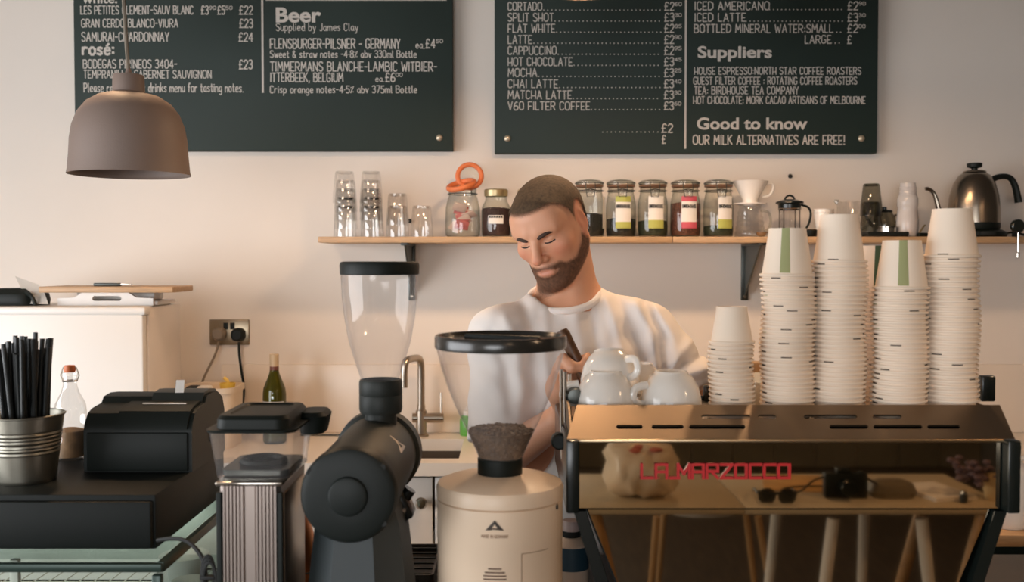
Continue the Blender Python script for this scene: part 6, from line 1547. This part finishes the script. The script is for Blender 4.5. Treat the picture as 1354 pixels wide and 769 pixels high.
def attr_mix(nt, src_col, name, col, fac=1.0):
    a = nt.nodes.new('ShaderNodeAttribute'); a.attribute_name = name
    mx = nt.nodes.new('ShaderNodeMix'); mx.data_type = 'RGBA'; mu = nt.nodes.new('ShaderNodeMath'); mu.operation = 'MULTIPLY'; mu.inputs[1].default_value = fac
    nt.links.new(a.outputs['Fac'], mu.inputs[0]); nt.links.new(mu.outputs[0], mx.inputs['Factor'])
    if isinstance(src_col, tuple): mx.inputs['A'].default_value = src_col
    else: nt.links.new(src_col, mx.inputs['A'])
    mx.inputs['B'].default_value = col; return mx.outputs['Result']
c1 = attr_mix(nt, rgb(216, 160, 128), 'flush', rgb(206, 118, 92), 0.45); c2 = attr_mix(nt, c1, 'lips', rgb(180, 106, 90), 0.55)
nt.links.new(c2, bs.inputs['Base Color'])
person = np_mesh('person', V, Q4, M_skin, None, {'lips': lip, 'flush': np.clip(warm, 0, 1)})
tag(person, 'bearded man in a white t-shirt looking down at work behind the machine', 'person')

# hair, beard and brows: thin layers that follow the head
hxs = np.arange(hx0 - 0.01, hx1 + 0.01, 0.0024); hys = np.arange(hy0 - 0.01, hy1 + 0.01, 0.0024); hzs = np.arange(hz0_ + 0.005, hz1_ + 0.02, 0.0024)
from functools import reduce
def resample(Fd, xs, ys, zs):
    F = Fd.F
    for d, n in enumerate((xs, ys, zs)):
        a = Fd.ax[d]; i = np.clip(np.searchsorted(a, n) - 1, 0, len(a) - 2); t = ((n - a[i]) / (a[i + 1] - a[i])).astype(np.float32)
        sh = [1, 1, 1]; sh[d] = len(n); t = t.reshape(sh); F = np.take(F, i, d) * (1 - t) + np.take(F, i + 1, d) * t
    return F
HF = resample(B, hxs, hys, hzs)
gx_, gy_, gz_ = np.meshgrid(hxs, hys, hzs, indexing='ij', sparse=True)
LX, LY, LZ = H.inv(gx_, gy_, gz_)
def hair_region(LX, LY, LZ):
    # height of the hairline as a function of depth (front +, back -)
    hl = np.interp(LY, [-0.12, -0.07, -0.035, -0.022, 0.000, 0.018, 0.026, 0.040, 0.060, 0.075, 0.095], [-0.075, -0.062, -0.040, -0.010, -0.010, -0.012, 0.026, 0.046, 0.060, 0.062, 0.062])
    g = LZ - hl + 0.002 * np.cos(LX * 40)
    ear = np.sqrt(((np.abs(LX) - 0.082) / 0.020) ** 2 + ((LY + 0.012) / 0.026) ** 2 + ((LZ + 0.006) / 0.036) ** 2) - 1
    return np.minimum(g, ear * 0.03)
def beard_region(LX, LY, LZ):
    top = np.interp(LY, [-0.010, 0.004, 0.02, 0.05, 0.075, 0.085, 0.12], [-0.012, -0.012, -0.040, -0.062, -0.061, -0.050, -0.0495])
    front = sm(0.0, 1.0, 0 * LX)
    g = np.minimum(top - LZ, LY + 0.012)
    mouth = np.sqrt((LX / 0.0165) ** 2 + ((LZ + 0.0725) / 0.0062) ** 2) - 1.0
    mouth = np.where(LY > 0.06, mouth * 0.012, 1.0)
    under = LZ - np.interp(LY, [-0.01, 0.03, 0.07, 0.1], [-0.088, -0.108, -0.130, -0.140])
    g = np.minimum(np.minimum(g, mouth), under)
    ear = np.sqrt(((np.abs(LX) - 0.082) / 0.020) ** 2 + ((LY + 0.012) / 0.022) ** 2 + ((LZ + 0.006) / 0.036) ** 2) - 1
    return np.minimum(g, ear * 0.03)
def fur_mat(name, col, base):
    m = mat(name, col, 0.7, spec=0.25, bump=0.8, bscale=700, var=0.35, vscale=160); nt = m.node_tree; N, L = nt.nodes, nt.links
    bs = N['Principled BSDF']; out = N['Material Output']; tr = N.new('ShaderNodeBsdfTransparent'); ms = N.new('ShaderNodeMixShader')
    a = N.new('ShaderNodeAttribute'); a.attribute_name = 'fur_cover'
    nz = N.new('ShaderNodeTexNoise'); nz.inputs['Scale'].default_value = 420; nz.inputs['Detail'].default_value = 2
    tc = N.new('ShaderNodeTexCoord'); L.new(tc.outputs['Object'], nz.inputs['Vector'])
    ad = N.new('ShaderNodeMath'); ad.operation = 'MULTIPLY_ADD'; ad.inputs[1].default_value = 0.5; L.new(nz.outputs['Fac'], ad.inputs[0]); L.new(a.outputs['Fac'], ad.inputs[2])
    mr = N.new('ShaderNodeMapRange'); mr.inputs['From Min'].default_value = 0.32; mr.inputs['From Max'].default_value = 0.85; mr.inputs['To Max'].default_value = base
    L.new(ad.outputs[0], mr.inputs['Value']); L.new(mr.outputs[0], ms.inputs[0]); L.new(tr.outputs[0], ms.inputs[1]); L.new(bs.outputs[0], ms.inputs[2]); L.new(ms.outputs[0], out.inputs[0])
    return m
def layer(name, region, thick, m, wid, label=None):
    g = region(LX, LY, LZ); off = np.clip(g * 0.5, -0.003, thick)
    Fh = HF - off.astype(np.float32)
    Fh = np.maximum(Fh, -(HF + 0.004)); Fh = np.maximum(Fh, (-g - 0.002).astype(np.float32))
    V, Q4 = surface_nets(Fh, (hxs, hys, hzs), 1)
    x, y, z = H.inv(V[:, 0], V[:, 1], V[:, 2]); den = sm(-0.001, wid, region(x, y, z))
    o = np_mesh(name, V, Q4, m, person, {'fur_cover': den})
    if label: o['label'] = label
    return o
layer('hair', hair_region, 0.0045, fur_mat('short_brown_hair', rgb(84, 66, 48), 0.92), 0.028, 'short cropped brown hair')
layer('beard', beard_region, 0.0018, fur_mat('brown_beard', rgb(104, 74, 56), 0.84), 0.022, 'short brown beard and moustache')
m = MB()
for sx in (-1, 1):
    pts = [(sx * 0.0125, 0.0965, 0.0110), (sx * 0.024, 0.0965, 0.0150), (sx * 0.036, 0.0905, 0.0175), (sx * 0.050, 0.0785, 0.0140)]
    m.tube(smooth_path([H(p) for p in pts], 1), [0.0036, 0.0048, 0.0052, 0.0050, 0.0046, 0.0040, 0.0028, 0.0016], 8, flat=1.0)
m.build('eyebrows', mat('brow_hair', rgb(64, 46, 36), 0.8), person)
m = MB()
for sx in (-1, 1):
    pts = [(sx * 0.0195, 0.0872, -0.0066), (sx * 0.0270, 0.0886, -0.0076), (sx * 0.0350, 0.0872, -0.0076), (sx * 0.0440, 0.0808, -0.0058)]
    m.tube(smooth_path([H(p) for p in pts], 1), 0.0016, 6)
m.build('eyelashes', mat('lash_dark', rgb(38, 28, 24), 0.7), person)

# white t-shirt
g = 0.010
sxs = axis(-0.22, 0.56, 0.0052, []); sys_ = axis(1.82, 2.36, 0.0060, []); szs = axis(0.80, NB.z + 0.08, 0.0052, [])
T_ = Field(sxs, sys_, szs)
body_core(T_, g)
T_.ell((CH.x, 2.13, 0.98), (0.180, 0.128, 0.22), 0.05)
SLe = SL + (EL - SL) * 0.86; SRe = SR + (ER_ - SR) * 0.86
T_.caps(SL, SLe, 0.066, 0.071, 0.035); T_.caps(SR, SRe, 0.066, 0.071, 0.035)
# folds: creases fanning from the armpit, the shoulder seam and the collar, in the cloth's own X / Z
FOLDS = [([(846, 404), (862, 440), (866, 492)], 7, 0.010), ([(860, 404), (878, 440), (880, 495)], 6, -0.010), ([(874, 412), (892, 446), (886, 490)], 7, 0.008),
         ([(822, 396), (838, 432), (850, 484)], 7, -0.009), ([(806, 398), (818, 440), (828, 510)], 7, 0.008), ([(782, 408), (790, 460), (792, 520)], 8, -0.007),
         ([(762, 412), (768, 470), (764, 530)], 8, 0.005), ([(930, 482), (906, 490), (884, 502)], 5, 0.009), ([(928, 472), (904, 478), (884, 490)], 4, -0.009), ([(934, 496), (910, 503), (888, 516)], 4, -0.008),
         ([(916, 452), (900, 464), (886, 482)], 5, 0.007), ([(722, 412), (720, 470), (726, 530)], 8, 0.006), ([(694, 408), (704, 450), (708, 510)], 8, -0.007), ([(668, 420), (684, 460), (690, 520)], 8, 0.007), ([(650, 440), (668, 480), (676, 540)], 7, -0.007)]
sl, gg = T_.blk((-9, -9, -9), (9, 9, 9))
X_, Y_, Z_ = gg
wr = 0.0035 * np.sin(38 * X_ + 16 * Z_ + 3 * np.sin(21 * Z_ + 9 * Y_)) * np.sin(23 * Z_ + 30 * X_ + 2.0 * np.sin(13 * X_)) + 0.0022 * np.sin(60 * (X_ - 0.6 * Z_) + 4 * np.sin(17 * Z_))
wr = wr * 0.6
px_g = 677 + X_ * FPX / 2.03 + 0 * Z_; py_g = 345 - (Z_ - EYE) * FPX / 2.03 + 0 * X_
px_g = px_g + 0 * py_g; fw = 0
for pts, wd, amp in FOLDS:
    best = None
    for (ax_, ay_), (bx_, by_) in zip(pts[:-1], pts[1:]):
        dx, dy = bx_ - ax_, by_ - ay_; t = np.clip(((px_g - ax_) * dx + (py_g - ay_) * dy) / (dx * dx + dy * dy), 0, 1)
        d = np.sqrt((px_g - ax_ - t * dx) ** 2 + (py_g - ay_ - t * dy) ** 2); best = d if best is None else np.minimum(best, d)
    fw = fw + amp * np.exp(-(best / wd) ** 2)
wr = wr - fw * (1 - sm(2.08, 2.15, Y_))
T_.F += wr.astype(np.float32)
# neck opening, sleeve openings, hem
Nt = NB + Vector((-0.012, -0.03, 0.006))
T_.caps(Nt + Vector((0, 0.02, 0.10)), Nt, 0.080, 0.071, 0.008, 'sub', scy=1.02)
def cut_plane(pt, n, c, rad):
    n = n.normalized(); pad = rad
    def fn(X, Y, Z):
        d = (X - pt.x) * n.x + (Y - pt.y) * n.y + (Z - pt.z) * n.z
        return np.maximum(-d, np.sqrt((X - pt.x) ** 2 + (Y - pt.y) ** 2 + (Z - pt.z) ** 2) - rad)
    T_.op(fn, [pt[i] - rad - 0.01 for i in range(3)], [pt[i] + rad + 0.01 for i in range(3)], 0.003, 'sub')
cut_plane(SLe, EL - SL, None, 0.11); cut_plane(SRe, ER_ - SR, None, 0.11)
T_.op(lambda X, Y, Z: Z - 0.86 + 0 * X + 0 * Y, (-1, 1, 0), (2, 3, 0.95), 0.003, 'sub')
V, Q4 = surface_nets(T_.F, T_.ax, 2)
M_shirt = mat('white_cotton', rgb(238, 231, 226), 0.85, spec=0.15, bump=0.15, bscale=900)
shirt = np_mesh('tshirt', V, Q4, M_shirt, person); shirt['label'] = 'white crew-neck t-shirt'
# ribbed collar
R_c = Matrix.Rotation(math.radians(21), 3, 'X') @ Matrix.Rotation(math.radians(-5), 3, 'Y')
m = MB(); m.torus((0, 0, 0), 0.0745, 0.0080, seg=56, ms=10, sz=1.0)
for v in m.bm.verts: v.co = R_c @ Vector((v.co.x, v.co.y * 1.06, v.co.z)) + Nt + Vector((0, 0.002, -0.004))
m.build('collar', M_shirt, shirt)
# dark trousers, apron waistband and shoes
tx = axis(HIP.x - 0.26, HIP.x + 0.26, 0.011, []); ty = axis(1.98, 2.36, 0.011, []); tz = axis(0.05, 1.02, 0.012, [])
K_ = Field(tx, ty, tz); K_.ell(HIP, (0.178, 0.124, 0.13), 0.06)
for sx in (-1, 1):
    hp_ = Vector((HIP.x + sx * 0.088, 2.16, 0.90)); kn = Vector((HIP.x + sx * 0.10, 2.145, 0.49)); an = Vector((HIP.x + sx * 0.11, 2.18, 0.11))
    K_.caps(hp_, kn, 0.096, 0.074, 0.04); K_.caps(kn, an, 0.074, 0.060, 0.02)
V, Q4 = surface_nets(K_.F, K_.ax, 1); np_mesh('trousers', V, Q4, mat('navy_denim', rgb(46, 50, 60), 0.8), person)
for sx in (-1, 1):
    an = Vector((HIP.x + sx * 0.115, 2.18, 0.0)); m = MB()
    rloft(m, [([(x + an.x, y + an.y - 0.05) for x, y in rrect(0.10, 0.28, 0.045)], 0.001), ([(x + an.x, y + an.y - 0.05) for x, y in rrect(0.105, 0.285, 0.045)], 0.03), ([(x + an.x, y + an.y - 0.03) for x, y in rrect(0.095, 0.23, 0.04)], 0.065), ([(x + an.x, y + an.y + 0.01) for x, y in rrect(0.085, 0.13, 0.04)], 0.10)])
    m.build('shoe', M_black, person)
# the portafilter in his hand
pf = thing('portafilter', 'wooden-handled portafilter held up by the man beside the big hopper lid', 'portafilter', pf0)
q = pfd.to_track_quat('Z', 'Y').to_matrix()
MB().lathe([(0, -0.050), (0.010, -0.049), (0.0125, -0.040), (0.0115, 0.0), (0.0125, 0.030), (0.0145, 0.055), (0.0150, 0.072), (0.0130, 0.078), (0, 0.078)], 24, (0, 0, 0), q).build('handle', M_darkwood, pf)
MB().lathe([(0, 0.0775), (0.0112, 0.0775), (0.0108, 0.094), (0.007, 0.098), (0, 0.098)], 24, (0, 0, 0), q).build('ferrule', mat('ferrule_brown', rgb(96, 74, 56), 0.35, 0.5), pf)
hc_ = q @ Vector((0, 0, 0.098 + 0.028))
MB().lathe([(0.030, -0.012), (0.032, -0.012), (0.032, 0.012), (0.029, 0.012), (0.027, -0.006), (0, -0.008), (0, -0.014), (0.02, -0.014)], 32, hc_ - Vector((0, -0.02, 0.012))).build('filter_head', M_steel2, pf)
